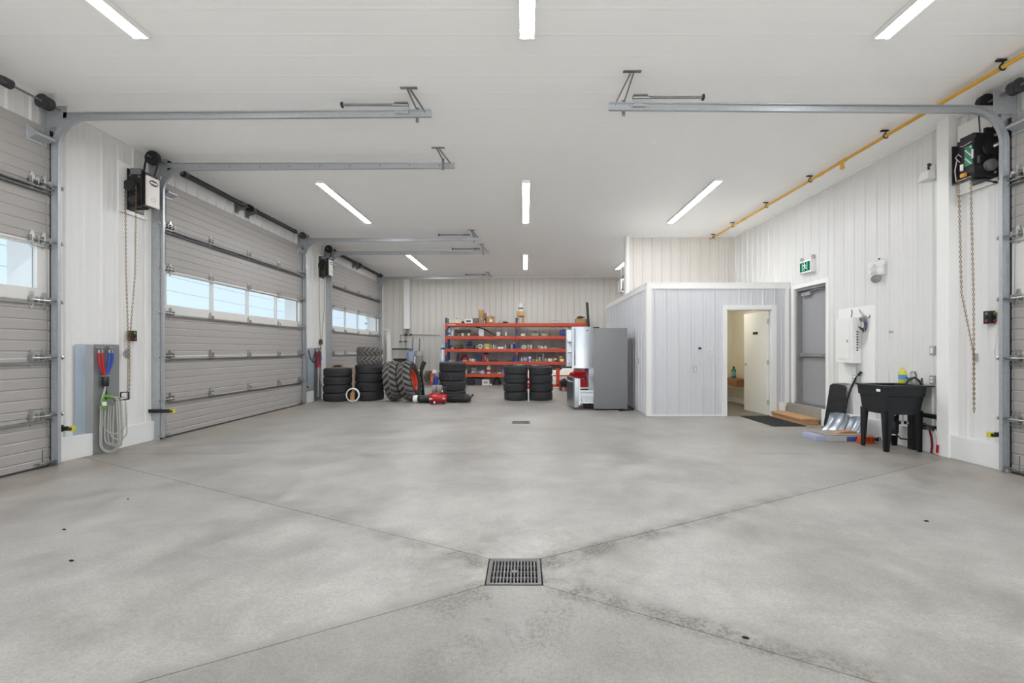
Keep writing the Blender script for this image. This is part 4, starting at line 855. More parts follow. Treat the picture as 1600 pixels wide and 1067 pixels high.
# shovels
def scoop(name, x, y, w_, rot, label):
    t = thing(name, label, 'shovel', (x, y, 0)); rings = []; m = MB(); nz, nu = 10, 12
    vs = []; fs = []
    for s_ in (0, 1):
        for i in range(nz + 1):
            v_ = i / nz
            for j in range(nu + 1):
                u = -1 + 2 * j / nu
                wd_ = w_ / 2 * (0.96 + 0.16 * v_ if v_ < 0.8 else 1.09 - 0.5 * (v_ - 0.8))
                px = x - 0.20 * (1 - v_) ** 1.6 + 0.015 * math.cos(u * math.pi * 2.5) - 0.05 * (1 - u * u) * (-0.3) - 0.06 * abs(u) ** 3 * v_ + 0.004 * s_
                vs.append((px, y + u * wd_, 0.004 + 0.30 * v_ ** 1.15 - (0.02 * abs(u) ** 4 if v_ > 0.9 else 0) + 0.002 * s_))
    st = (nz + 1) * (nu + 1)
    for s_ in (0, 1):
        for i in range(nz):
            for j in range(nu):
                a = s_ * st + i * (nu + 1) + j; fs.append((a, a + 1, a + nu + 2, a + nu + 1))
    for j in range(nu):
        fs.append((j, j + 1, st + j + 1, st + j)); b0 = nz * (nu + 1); fs.append((b0 + j, b0 + j + 1, st + b0 + j + 1, st + b0 + j))
    m.add(vs, fs); obj('blade', m, M('scoop_aluminium', (158, 166, 176), 0.3, 0.85, 0.08, 8), t, smooth=50)
    return t
sc1 = scoop('snow_shovel', 4.90, 7.02, 0.40, 0, 'silver aluminium snow shovel with a curved black handle beside the leaning panel')
obj('handle', MB().tube([(4.91, 7.00, 0.20), (4.93, 7.0, 0.34), (4.965, 7.01, 0.52), (5.02, 7.0, 0.70), (5.07, 6.96, 0.86), (5.10, 6.90, 0.95)], 0.016, 10), BLACKM, sc1, smooth=50)
obj('socket', MB().bar((4.885, 7.01, 0.10), (4.92, 7.0, 0.30), 0.05, 0.03, (0, 1, 0)), GALV, sc1, bevel=0.004)
sc2 = scoop('snow_shovel', 4.91, 6.66, 0.27, 0, 'second aluminium shovel, half hidden behind the front leg of the sink')
obj('handle', MB().tube([(4.92, 6.66, 0.20), (4.99, 6.64, 0.45), (5.06, 6.6, 0.7)], 0.014, 8), BLACKM, sc2, smooth=50)
# flat pack on the floor, orange tool
t = thing('flat_carton', 'flat silver and blue carton lying on the floor beside the sink legs', 'carton', (4.4, 6.6, 0))
obj('box_body', MB().b(4.22, 4.78, 6.36, 6.76, 0.001, 0.075), M('silver_carton', (176, 176, 178), 0.5), t, bevel=0.004)
obj('blue_end', MB().b(4.10, 4.219, 6.40, 6.74, 0.001, 0.07), M('pale_blue_carton', (164, 170, 196), 0.5), t, bevel=0.004)
obj('blue_band', MB().b(4.50, 4.66, 6.356, 6.36, 0.004, 0.07), M('blue_band', (70, 86, 150), 0.5), t)
b_ = obj('plywood_offcut', MB().b(4.22, 4.86, 6.37, 6.80, 0.076, 0.09), M('grey_board', (148, 142, 134), 0.7, 0, 0.15, 10), None, loc=(4.5, 6.6, 0.076)); tag(b_, 'thin grey board lying on top of the flat carton', 'board')
t = thing('orange_wedge', 'orange wooden wedge lying on the grey board under the shovels', 'wood', (4.6, 6.5, 0.091))
obj('wedge', MB().prism([(4.44, 0.0915), (4.74, 0.0915), (4.74, 0.12), (4.60, 0.115)], 'y', 6.50, 6.58), M('orange_wood', (188, 118, 70), 0.6, 0, 0.2, 10), t, bevel=0.003)
t = thing('orange_tool', 'small orange power tool lying on the floor behind the sink front leg', 'tool', (4.70, 6.22, 0))
obj('tool_body', MB().frust(4.60, 4.80, 6.22, 6.33, 0.001, 4.62, 4.78, 6.235, 6.315, 0.10), M('tool_orange', (206, 82, 34), 0.4, 0, 0.1, 12), t, bevel=0.012)
obj('tool_end', MB().lathe([(0.03, 0), (0.035, 0.02), (0.02, 0.03), (0.02, 0.06), (0.03, 0.065), (0.02, 0.08)], (4.79, 6.275, 0.05), (1, -0.1, 0), 12).tube([(4.84, 6.27, 0.06), (4.88, 6.25, 0.08), (4.90, 6.26, 0.04)], 0.008, 6), BLACK, t, smooth=40)
m = MB()
for q in range(4): m.b(4.64 + q * 0.035, 4.65 + q * 0.035, 6.222, 6.228, 0.02, 0.08)
obj('grip_ribs', m, BLACK, t)

# ---- utility sink
t = thing('utility_sink', 'black free standing utility sink on four tapered legs against the right wall', 'sink', (4.78, 5.92, 0))
zr = 0.835
m = MB(); n = 0
def ring(x0, x1, y0, y1, z, c=0.03): return [(x0 + c, y0, z), (x1 - c, y0, z), (x1, y0 + c, z), (x1, y1 - c, z), (x1 - c, y1, z), (x0 + c, y1, z), (x0, y1 - c, z), (x0, y0 + c, z)]
m.loft([ring(4.54, 4.975, 5.70, 6.145, 0.47), ring(4.51, 5.01, 5.685, 6.155, 0.695), ring(4.495, 5.02, 5.672, 6.165, 0.70), ring(4.485, 5.03, 5.665, 6.17, 0.815), ring(4.468, 5.125, 5.65, 6.185, 0.818), ring(4.468, 5.125, 5.65, 6.185, zr), ring(4.53, 5.0, 5.71, 6.12, zr), ring(4.545, 4.99, 5.72, 6.11, 0.70), ring(4.60, 4.95, 5.76, 6.08, 0.50)])
obj('basin', m, SINKM, t, smooth=28)
for lx, ly, sx_, sy in ((4.536, 5.697, 1, 1), (4.536, 6.148, 1, -1), (4.98, 5.697, -1, 1), (4.98, 6.148, -1, -1)):
    l = MB()
    for (a, c) in (((0, 0.10), (0, 0.022)), ((0, 0.022), (0, 0.10))):
        l.loft([[(lx - sx_ * 0.006 + sx_ * p, ly + sy * 0.012 + sy * q, 0.001) for p, q in ((0, 0), (min(a[1], 0.045), 0), (min(a[1], 0.045), min(c[1], 0.045)), (0, min(c[1], 0.045)))], [(lx - sx_ * 0.004 + sx_ * p, ly - sy * 0.0 + sy * q, 0.52) for p, q in ((0, 0), (a[1], 0), (a[1], c[1]), (0, c[1]))]])
    obj('leg', l, SINKM, t)
obj('sticker', MB().b(4.479, 4.484, 5.74, 5.80, 0.755, 0.785), WPL, t, label='small white label on the front')
f = obj('faucet', MB().lathe([(0.03, 0), (0.03, 0.012), (0.02, 0.02), (0.02, 0.06)], (5.06, 5.88, zr), n=14).lathe([(0.016, 0), (0.014, 0.05), (0.02, 0.06)], (5.06, 5.80, zr), n=12).lathe([(0.016, 0), (0.014, 0.05), (0.02, 0.06)], (5.06, 5.96, zr), n=12).b(5.04, 5.08, 5.79, 5.97, zr + 0.0, zr + 0.018), STEEL, t, smooth=40)
obj('spout', MB().tube([(5.06, 5.88, zr + 0.05), (5.06, 5.88, zr + 0.12), (5.03, 5.87, zr + 0.165), (4.98, 5.86, zr + 0.165), (4.945, 5.855, zr + 0.12), (4.94, 5.855, zr + 0.09)], 0.011, 8), STEEL, f, smooth=50)
obj('tap_lever', MB().tube([(5.06, 5.80, zr + 0.06), (5.03, 5.76, zr + 0.085), (5.0, 5.74, zr + 0.08)], 0.008, 6).tube([(5.06, 5.96, zr + 0.06), (5.02, 5.99, zr + 0.085)], 0.008, 6), BLACK, f)
obj('spray_hose', MB().tube([(4.90, 5.86, zr + 0.004), (4.93, 5.84, zr + 0.07), (4.985, 5.82, zr + 0.095), (5.03, 5.80, zr + 0.05), (5.05, 5.79, zr + 0.0)], 0.014, 8), BLACK, f, smooth=50)
p = obj('drain_trap', MB().cyl((4.78, 5.92, 0.48), (4.78, 5.92, 0.36), 0.03).lathe([(0.05, 0), (0.065, 0.02), (0.065, 0.16), (0.045, 0.19)], (4.80, 5.94, 0.19), n=14).tube([(4.78, 5.90, 0.36), (4.84, 5.9, 0.34), (4.95, 5.9, 0.34)], 0.022, 8).tube([(4.80, 5.90, 0.20), (4.84, 5.86, 0.14), (4.93, 5.86, 0.13), (5.0, 5.88, 0.15)], 0.010, 6), BLACK, t, smooth=40)
obj('trap_nut', MB().lathe([(0.04, 0), (0.04, 0.025)], (4.78, 5.92, 0.43), n=10).lathe([(0.03, 0), (0.03, 0.03)], (4.86, 5.9, 0.34), (1, 0, 0), 10).lathe([(0.026, 0), (0.026, 0.03)], (4.93, 5.9, 0.34), (1, 0, 0), 10).lathe([(0.05, 0), (0.05, 0.012)], (4.80, 5.94, 0.178), n=12), WPL, p, smooth=40)
t = thing('drain_pipe', 'black square drain pipe rising from the floor behind the sink legs', 'pipe', (5.0, 5.87, 0))
obj('riser', MB().b(4.965, 5.045, 5.83, 5.91, 0.001, 0.50), BLACK, t, bevel=0.006)
obj('branch_pipe', MB().tube([(5.075, 5.90, 0.455), (5.075, 5.62, 0.455), (5.075, 5.565, 0.455)], 0.030, 10).cyl((5.0, 5.87, 0.455), (5.075, 5.87, 0.455), 0.03), BLACK, t, smooth=40)
t = thing('folded_stand', 'chrome folded stand lying along the curb ledge between sink and post', 'stand', (5.10, 5.7, 0.275))
obj('tubes', MB().tube([(5.07, 5.98, 0.30), (5.06, 5.66, 0.30), (5.03, 5.575, 0.30)], 0.011, 8).tube([(5.11, 5.98, 0.33), (5.09, 5.575, 0.325)], 0.010, 8).tube([(5.06, 5.86, 0.35), (5.075, 5.70, 0.318), (5.065, 5.575, 0.322)], 0.008, 6), STEEL, t, smooth=50)
obj('clamps', MB().b(5.05, 5.12, 5.80, 5.84, 0.273, 0.345).b(5.02, 5.11, 5.58, 5.61, 0.285, 0.345), BLACK, t, bevel=0.004)
for x, y, c_, lb in ((5.03, 5.63, M('dark_red_slat', (110, 24, 40), 0.4), 'dark red curved strap standing against the curb between sink and post'), (5.02, 5.545, M('red_white_slat', (206, 190, 190), 0.4), 'white and red curved strap standing against the curb by the post')):
    pts = [(x, y + 0.004, 0.004), (x + 0.006, y - 0.004, 0.09), (x + 0.002, y + 0.0, 0.19), (x - 0.006, y + 0.02, 0.29)]
    t = thing('curved_strap', lb, 'strap', (x, y, 0)); m = MB()
    for i in range(3): m.bar(pts[i], pts[i + 1], 0.012, 0.024, (0, 1, 0))
    obj('strap', m, c_, t, bevel=0.002)
    if 'white' in lb: obj('red_pad', MB().bar((x - 0.008, y - 0.012, 0.03), (x - 0.004, y - 0.016, 0.13), 0.012, 0.03, (0, 1, 0)), RED, t, bevel=0.003)
# soap bottle
t = thing('soap_bottle', 'yellow dish soap bottle with a blue label on the sink rim', 'bottle', (5.065, 6.105, zr))
c = zr
obj('bottle_body', MB().loft([[(5.065 + 0.032 * math.cos(a) * q, 6.105 + 0.058 * math.sin(a) * q, c + h) for a in [6.283 * i / 16 for i in range(16)]] for q, h in ((0.85, 0.001), (1.0, 0.01), (1.05, 0.06), (0.92, 0.09), (1.0, 0.12), (0.8, 0.16), (0.38, 0.182), (0.3, 0.19))]), M('yellow_soap', (214, 206, 60), 0.25, 0, 0.06, 9), t, smooth=50)
obj('label_band', MB().loft([[(5.065 + 0.0345 * math.cos(a), 6.105 + 0.062 * math.sin(a), c + h) for a in [6.283 * i / 16 for i in range(16)]] for h in (0.05, 0.115)]), M('blue_label', (92, 160, 210), 0.4, 0, 0.35, 30), t, smooth=50)
obj('cap', MB().lathe([(0.014, 0), (0.014, 0.02), (0.009, 0.026)], (5.065, 6.105, c + 0.19), n=12), M('pale_yellow_cap', (220, 210, 110), 0.4), t)

# washroom: crate shelf + mouthwash
t = thing('wooden_tray', 'brown wooden crate shelf on the washroom wall', 'shelf', (4.98, 10.7, 0.44))
for q in range(2): obj('slat', MB().b(4.80, 5.10, 10.30, 10.322, 0.45 + q * 0.085, 0.53 + q * 0.085), WOODD, t, bevel=0.003); obj('slat', MB().b(4.80, 4.822, 10.322, 11.10, 0.45 + q * 0.085, 0.53 + q * 0.085), WOODD, t, bevel=0.003)
obj('tray_base', MB().b(4.822, 5.128, 10.322, 11.10, 0.452, 0.47), WOODD, t); obj('tray_back', MB().b(4.81, 5.128, 10.31, 11.11, 0.60, 0.615), WOODD, t)
tk = obj('white_ledge', MB().b(4.86, 5.128, 10.34, 11.06, 0.40, 0.445), WPL, None, bevel=0.01, loc=(5.0, 10.7, 0.40)); tag(tk, 'white ledge under the wooden crate in the washroom', 'ledge')
t = thing('mouthwash_bottle', 'teal bottle with a black cap on the wooden crate in the washroom', 'bottle', (4.93, 10.95, 0.616))
obj('bottle_body', MB().loft([[(4.98 + 0.055 * math.cos(a) * q, 10.85 + 0.035 * math.sin(a) * q, 0.616 + h) for a in [6.283 * i / 14 for i in range(14)]] for q, h in ((0.9, 0.0), (1, 0.01), (1, 0.19), (0.7, 0.215), (0.35, 0.225))]), M('teal_liquid', (60, 128, 120), 0.25), t, smooth=50)
obj('label_band', MB().loft([[(4.98 + 0.057 * math.cos(a), 10.85 + 0.037 * math.sin(a), 0.616 + h) for a in [6.283 * i / 14 for i in range(14)]] for h in (0.05, 0.15)]), M('grey_teal_label', (130, 160, 158), 0.4), t, smooth=50)
obj('cap', MB().lathe([(0.022, 0), (0.022, 0.045), (0.018, 0.05)], (4.98, 10.85, 0.841), n=12), BLACK, t, smooth=40)

t = thing('washroom_fill_lamp', 'added round fill lamp, out of view, lighting the washroom walls', 'ceiling light', (4.1, 9.95, OZ))  # added unseen light source that brightens the cream walls
obj('lamp_base', MB().lathe([(0.15, 0), (0.15, 0.03)], (4.1, 9.95, OZ - 0.031), n=20), WPL, t)
obj('lamp_shade', MB().lathe([(0.14, 0), (0.12, -0.05), (0.06, -0.07), (0.01, -0.075)], (4.1, 9.95, OZ - 0.032), n=20), emit('fill_lamp_glow', (1.0, 0.97, 0.90), 44.0), t, smooth=50)
# ============================================================ LEFT WALL HOSES, BACK CORNER
def hose_panel(dy, label, coil):
    t = thing('hose_station', label, 'hose station', (XL, 5.64 + dy, 0))
    obj('wall_sheet', MB().b(XL + 0.018, XL + 0.022, 5.37 + dy, 5.55 + dy, 0.275, 1.35), ZINC, t)
    obj('front_sheet', MB().b(XL + 0.068, XL + 0.072, 5.55 + dy, 5.90 + dy, 0.004, 1.35).bar((XL + 0.02, 5.50 + dy, 0.812), (XL + 0.07, 5.55 + dy, 0.812), 0.004, 1.07), ZINCD, t)
    X = XL + 0.11
    for y, mt in ((5.60, REDH), (5.74, BLUEH)):
        y += dy
        v = obj('valve', MB().b(X - 0.04, X + 0.01, y - 0.03, y + 0.03, 1.305, 1.325).cyl((X - 0.04, y, 1.28), (X + 0.02, y, 1.28), 0.014).cyl((X, y - 0.022, 1.285), (X, y - 0.022, 1.24), 0.013).cyl((X, y + 0.022, 1.285), (X, y + 0.022, 1.24), 0.013), STEEL, t, smooth=40)
        c = 5.665 + dy
        for s in (-0.022, 0.022):
            yy = y + s; tip = c + s * 0.45
            obj('supply_hose', MB().tube([(X, yy, 1.25), (X, yy + (0 if y > c else 0), 1.16), (X, yy + (c - yy) * 0.22, 1.08), (X, yy + (c - yy) * 0.62, 1.0), (X, tip, 0.965)], 0.0135, 8), mt, t, smooth=50)
    c = 5.665 + dy
    obj('manifold', MB().lathe([(0.03, 0), (0.034, 0.005), (0.034, 0.115), (0.03, 0.12)], (X, c, 0.83), n=14), BLACK, t, smooth=40)
    obj('manifold_fittings', MB().b(X - 0.02, X + 0.02, c - 0.035, c + 0.035, 0.95, 0.968).cyl((X, c - 0.015, 0.945), (X, c - 0.015, 0.985), 0.012).cyl((X, c + 0.018, 0.945), (X, c + 0.018, 0.985), 0.012), STEEL, t)
    hk = obj('hose_hook', MB().b(XL + 0.072, XL + 0.085, c + 0.01, c + 0.05, 0.66, 0.82).tube([(XL + 0.08, c + 0.03, 0.69), (XL + 0.20, c + 0.03, 0.675), (XL + 0.27, c + 0.03, 0.675), (XL + 0.275, c + 0.03, 0.75), (XL + 0.37, c + 0.03, 0.755), (XL + 0.372, c + 0.03, 0.665), (XL + 0.27, c + 0.03, 0.655), (XL + 0.20, c + 0.03, 0.65)], 0.0095, 8), BLACK, t)
    if coil:
        obj('spray_gun', MB().bar((XL + 0.10, c - 0.01, 0.71), (XL + 0.22, c - 0.005, 0.70), 0.03, 0.035).bar((XL + 0.11, c - 0.03, 0.69), (XL + 0.125, c - 0.03, 0.58), 0.026, 0.03, (0, 1, 0)).b(XL + 0.08, XL + 0.17, c - 0.055, c - 0.02, 0.555, 0.58), GREEN, t, bevel=0.008)
        obj('gun_collar', MB().lathe([(0.02, 0), (0.026, 0.01), (0.02, 0.05)], (XL + 0.13, c - 0.035, 0.59), n=10), WPL, t, smooth=40)
        obj('feed_hose', MB().tube([(X, c, 0.83), (X - 0.01, c - 0.01, 0.74), (X - 0.02, c - 0.03, 0.66), (X + 0.0, c - 0.035, 0.60)], 0.012, 8), GREYH, t, smooth=50)
        m = MB()
        for q, (xa, xb, zb, yo) in enumerate(((0.085, 0.33, 0.24, 0.0), (0.11, 0.31, 0.09, -0.01), (0.095, 0.27, 0.03, -0.035), (0.125, 0.26, 0.10, 0.02), (0.14, 0.32, 0.16, 0.035), (0.16, 0.24, 0.06, 0.05), (0.09, 0.31, 0.015, -0.05))):
            a, b_ = XL + xa, XL + xb; y = c + 0.02 + yo; cx, r_ = (a + b_) / 2, (b_ - a) / 2; top = 0.69 if q else 0.67
            pts = [(a + 0.01, y - 0.02, top - 0.1), (a, y - 0.02, zb + r_ + 0.2)] + [(cx - r_ * math.cos(u), y - 0.02 + 0.03 * (1 - math.cos(u)) / 2, zb + r_ - r_ * math.sin(u)) for u in [math.pi * i / 12 for i in range(13)]] + [(b_, y + 0.01, zb + r_ + 0.2), (b_ - 0.02 * (q > 0), y + 0.012, top - 0.02), (b_ - 0.05, y + 0.012, top), (cx, y + 0.012, top + 0.002)]
            m.tube(pts, 0.0075, 7)
        obj('coiled_hose', m, GREYH, t, smooth=60)
    return t
hose_panel(0, 'galvanised wall panel with red and blue hoses and a coiled grey hose', True)
# second station, another fitting
dy = 5.62
t = thing('hose_station', 'galvanised wall panel with short red and purple hoses beside the first tyre stack', 'hose station', (XL, 11.4, 0))
obj('wall_sheet', MB().b(XL + 0.062, XL + 0.066, 11.02, 11.36, 0.275, 1.33), ZINC, t); obj('front_sheet', MB().b(XL + 0.07, XL + 0.074, 11.36, 11.76, 0.004, 1.33), GALVD, t)
X = XL + 0.11
for y, mt in ((11.42, REDH), (11.48, REDH), (11.58, M('purple_hose', (84, 60, 120), 0.4)), (11.64, M('purple_hose', (84, 60, 120), 0.4))): obj('supply_hose', MB().tube([(X, y, 1.24), (X + 0.01, y, 1.05), (X, y + (11.53 - y) * 0.5, 0.90)], 0.019, 8), mt, t, smooth=50)
obj('valve', MB().b(X - 0.04, X + 0.02, 11.40, 11.50, 1.24, 1.30).b(X - 0.04, X + 0.02, 11.56, 11.66, 1.24, 1.30), STEEL, t, bevel=0.005)
obj('manifold', MB().b(X - 0.03, X + 0.03, 11.45, 11.61, 0.85, 0.91), REDH, t, bevel=0.006)
obj('drop_hose', MB().tube([(X, 11.50, 0.86), (X, 11.51, 0.5), (X, 11.5, 0.1)], 0.017, 8).tube([(X + 0.01, 11.57, 0.86), (X + 0.01, 11.57, 0.6), (X + 0.06, 11.62, 0.3), (X + 0.14, 11.75, 0.08), (X + 0.17, 11.9, 0.03)], 0.014, 8), GREYH, t, smooth=50)
obj('wire_hook', MB().tube([(X - 0.03, 11.04, 1.28), (X + 0.02, 11.06, 1.06), (X + 0.05, 11.12, 0.98), (X + 0.09, 11.18, 0.99), (X + 0.13, 11.28, 1.26)], 0.012, 6).tube([(X + 0.05, 11.12, 0.98), (X + 0.0, 11.2, 1.05), (X + 0.02, 11.3, 1.28)], 0.010, 6), BLACK, t)

# water treatment corner
t = thing('pressure_tank', 'blue grey pressure tank standing by the back wall behind the tractor tyres', 'tank', (-4.24, 16.95, 0))
obj('tank_body', MB().lathe([(0.12, 0.0), (0.15, 0.03), (0.155, 1.12), (0.14, 1.20), (0.06, 1.26), (0.04, 1.27)], (-4.24, 16.95, 0), n=20), M('blue_grey_tank', (150, 166, 192), 0.4, 0, 0.06, 5), t, smooth=40)
obj('valve_head', MB().b(-4.31, -4.17, 16.86, 17.02, 1.26, 1.34), M('grey_blue_valve', (110, 124, 150), 0.4), t, bevel=0.01)
t = thing('softener_tank', 'tall grey water softener tank right of the blue grey tank', 'tank', (-3.93, 16.92, 0))
obj('tank_body', MB().lathe([(0.14, 0.0), (0.15, 0.02), (0.15, 1.06), (0.14, 1.08)], (-3.93, 16.92, 0), n=20), M('grey_softener', (134, 132, 130), 0.5, 0, 0.05, 5), t, smooth=40)
obj('lid', MB().lathe([(0.155, 0), (0.155, 0.10), (0.13, 0.15), (0.09, 0.165)], (-3.93, 16.92, 1.08), n=20), M('pale_grey_lid', (168, 164, 158), 0.5), t, smooth=40)
obj('drain_tube', MB().tube([(-4.05, 16.8, 1.05), (-4.06, 16.78, 0.9), (-4.05, 16.8, 0.7)], 0.025, 8), WPL, t, smooth=40)
t = thing('pipe_chase', 'white boxed duct hanging from the ceiling in the back left corner', 'duct', (-4.44, 17.2, 2.08))
obj('duct_box', MB().b(-4.55, -4.33, 17.08, 17.28, 2.08, ZC - 0.004), TRIM, t, bevel=0.006)
obj('outlet_stub', MB().cyl((-4.44, 17.18, 2.08), (-4.44, 17.18, 1.92), 0.05), GALVD, t, smooth=40)
t = thing('water_pipes', 'grey water pipes on the back wall above the two tanks', 'pipe', (-4.4, 17.2, 1.3))
obj('pipes', MB().tube([(-4.72, 17.22, 1.84), (-4.2, 17.22, 1.86), (-3.2, 17.22, 1.84)], 0.016, 7).tube([(-4.50, 17.2, 1.95), (-4.50, 17.2, 1.3)], 0.016, 7).tube([(-4.70, 17.22, 1.84), (-4.70, 17.22, 1.60), (-4.50, 17.22, 1.60)], 0.014, 7).tube([(-4.22, 17.2, 1.76), (-4.22, 17.1, 1.34)], 0.022, 7).tube([(-3.97, 17.2, 1.72), (-3.97, 17.1, 1.2)], 0.024, 7), GALVD, t, smooth=50)
obj('pipe_valves', MB().b(-4.75, -4.66, 17.17, 17.26, 1.58, 1.63).b(-4.55, -4.46, 17.16, 17.25, 1.58, 1.63).b(-4.36, -4.26, 17.16, 17.25, 1.83, 1.89).b(-4.54, -4.44, 17.16, 17.25, 1.82, 1.9), SPRING, t, bevel=0.006)
obj('main_pipe', MB().tube([(-5.10, 17.15, 1.32), (-4.7, 17.15, 1.32), (-4.3, 17.1, 1.32)], 0.026, 8), BLACKM, t, smooth=50)
t = thing('sump_pipe', 'white boxed pipe standing in the far left corner past the last door', 'pipe', (-5.04, 17.0, 0.272))
obj('pipe_box', MB().b(-5.12, -4.97, 16.86, 17.02, 0.002, 1.92), TRIM, t, bevel=0.006)
obj('elbow', MB().tube([(-5.045, 16.94, 1.92), (-5.045, 16.94, 2.0), (-5.10, 16.94, 2.04), (-5.30, 16.94, 2.04)], 0.03, 8), WPL, t, smooth=50)
t = thing('pump_box', 'dark brown box on the floor behind the tractor tyres', 'box', (-4.62, 16.75, 0))
obj('box_body', MB().b(-4.78, -4.42, 16.6, 16.95, 0.001, 0.92), M('dark_brown_box', (72, 62, 54), 0.6), t, bevel=0.02); obj('box_lid', MB().b(-4.80, -4.40, 16.58, 16.97, 0.92, 0.97), M('dark_brown_lid', (60, 52, 46), 0.6), t, bevel=0.01)

# ============================================================ TYRES
def road_tyre(Rr, w, seed, depth=0.011):
    random.seed(seed); n = 72; ri = Rr * 0.60; h = w / 2
    half = [(ri, h * 0.60), (ri + 0.012, h * 0.80), (Rr * 0.76, h * 0.985), (Rr * 0.85, h), (Rr * 0.925, h * 0.93)]
    cols = []; zs = [0.76, 0.58, 0.56, 0.48, 0.46, 0.16, 0.14, 0.06, 0.04]
    for i, z in enumerate(zs): cols.append((Rr * (1 - 0.03 * z * z) - (depth if i in (2, 3, 6, 7) else 0), z * h, i))
    prof = [(r, z, None) for r, z in half] + cols; prof = prof + [(r, -z, i) for r, z, i in reversed(prof)]
    m = MB(); vs = []; fs = []
    inner = [(ri, -h * 0.58, None), (Rr * 0.90, -h * 0.4, None), (Rr * 0.90, h * 0.4, None), (ri, h * 0.58, None)]
    full = prof + inner; K = len(full)
    for j, (r, z, i) in enumerate(full):
        for q in range(n):
            a = 2 * math.pi * q / n; rr = r
            if i is not None and i in (0, 1, 4, 5, 8) and (q + (2 if z > 0 else 0) + (1 if i in (0, 1) else 0)) % 4 == 0: rr -= depth * 0.9
            vs.append((rr * math.cos(a), rr * math.sin(a), z))
    for j in range(K):
        for q in range(n):
            a = j * n; b_ = ((j + 1) % K) * n; q2 = (q + 1) % n; fs.append((a + q, a + q2, b_ + q2, b_ + q))
    return m.add(vs, fs).mesh('tyre', RUBBER, smooth=28)
def lug_tyre(Rr, w, nl, lug, deep, name='tyre'):
    n = 48; ri = Rr * 0.56; h = w / 2
    pr = [(ri, h * 0.6), (ri + 0.015, h * 0.85), (Rr * 0.80, h), (Rr * 0.90, h * 0.93), (Rr * 0.95, h * 0.6), (Rr * 0.975, 0)]
    pr = pr + [(r, -z) for r, z in reversed(pr[:-1])] + [(ri, -h * 0.58), (Rr * 0.88, -h * 0.4), (Rr * 0.88, h * 0.4), (ri, h * 0.58)]
    base = MB().lathe(pr, n=n, closed=True)
    lg = MB()
    for s in (1, -1):
        for k in range(nl):
            a0 = 2 * math.pi * (k + (0.5 if s < 0 else 0)) / nl; rings = []
            for f_, dz in ((0.0, -0.05), (0.35, 0.34), (0.7, 0.68), (1.0, 0.97)):
                a = a0 + lug * f_ / 1.0; z = s * h * dz; th = 0.030 + 0.012 * f_; rr = Rr * (1.0 - 0.09 * f_ ** 2); ro = (Rr * 0.955) * (1 - 0.08 * f_ ** 2)
                ring_ = []
                for (da, r_) in ((-th / Rr * 1.25, ro), (-th / Rr, rr + deep), (th / Rr, rr + deep), (th / Rr * 1.25, ro)): ring_.append((r_ * math.cos(a + da), r_ * math.sin(a + da), z))
                rings.append(ring_)
            lg.loft(rings)
    return base.mesh(name, RUBBER, smooth=40), lg.mesh('tread_lugs', RUBW)
T1 = road_tyre(0.345, 0.205, 1); T2 = road_tyre(0.37, 0.227, 2); T3 = road_tyre(0.345, 0.2425, 3, 0.014); T4 = road_tyre(0.315, 0.22, 4); T5 = road_tyre(0.31, 0.215, 5)
pos = ('bottom', 'second from the bottom', 'third from the bottom', 'top')
def stack(me, x, y, h, where, n=4):
    random.seed(int(abs(x) * 100))
    for i in range(n):
        o = inst('tyre', me, None, (x + random.uniform(-0.012, 0.012), y + random.uniform(-0.012, 0.012), h * (i + 0.5) + 0.001), (0, 0, random.random() * 6))
        tag(o, 'black car tyre, %s in the %s' % (pos[i], where), 'tyre', 'stacked car tyres')
stack(T1, -4.76, 11.57, 0.2055, 'stack nearest the left wall')
stack(T2, -4.03, 11.82, 0.2275, 'tall stack under two chevron tyres')
stack(T3, -1.88, 11.78, 0.243, 'stack behind the red compressor')
stack(T4, -0.23, 11.74, 0.2205, 'left stack of the close pair')
stack(T5, 0.41, 11.76, 0.2155, 'right stack of the close pair')
ab, al = lug_tyre(0.315, 0.222, 16, 0.34, 0.012)
for i in range(2):
    o = inst('tyre', ab, None, (-4.02, 11.80, 0.912 + 0.223 * (i + 0.5)), (0, 0, i * 0.2)); tag(o, 'chunky chevron tread tyre, %s one on top of the tall stack' % ('lower', 'upper')[i], 'tyre', 'chevron tyres on the tall stack'); inst('tread_lugs', al, o, W[o.name])
tb, tl = lug_tyre(0.478, 0.335, 19, 0.26, 0.024)
rim = MB().lathe([(0.05, 0.05), (0.12, 0.05), (0.14, 0.02), (0.23, 0.03), (0.245, 0.10), (0.272, 0.12), (0.272, -0.12), (0.245, -0.10), (0.23, 0.0), (0.12, 0.02), (0.05, 0.02)], n=28, closed=True).mesh('wheel_rim', M('orange_red_rim', (206, 70, 40), 0.4, 0, 0.1, 10), smooth=40)
for x, y, ly, lz, lb in ((-3.31, 11.52, -7.5, 2, 'big tractor tyre with chevron lugs leaning against the tall tyre stack'), (-2.90, 11.44, -11, -3, 'big tractor tyre with an orange rim, leaning on the other tractor tyre')):
    o = inst('tyre', tb, None, (x, y, 0.0), None); tag(o, lb, 'tyre', 'leaning tractor tyres'); inst('tread_lugs', tl, o, W[o.name]); inst('wheel_rim', rim, o, W[o.name], (0, 0, 0))
    o.rotation_euler = (0, R(90 + ly), R(lz)); a = R(abs(ly)); o.location.z = 0.495 * math.cos(a) + 0.145 * math.sin(a)
cb = obj('cardboard_disc', MB().lathe([(0.02, 0), (0.25, 0), (0.26, 0.012), (0.24, 0.02), (0.02, 0.022)], (-4.74, 11.55, 0.824), n=24), CARD, None, loc=(-4.74, 11.55, 0.824)); tag(cb, 'round brown cardboard disc on top of the tyre stack next to the left wall', 'cardboard')
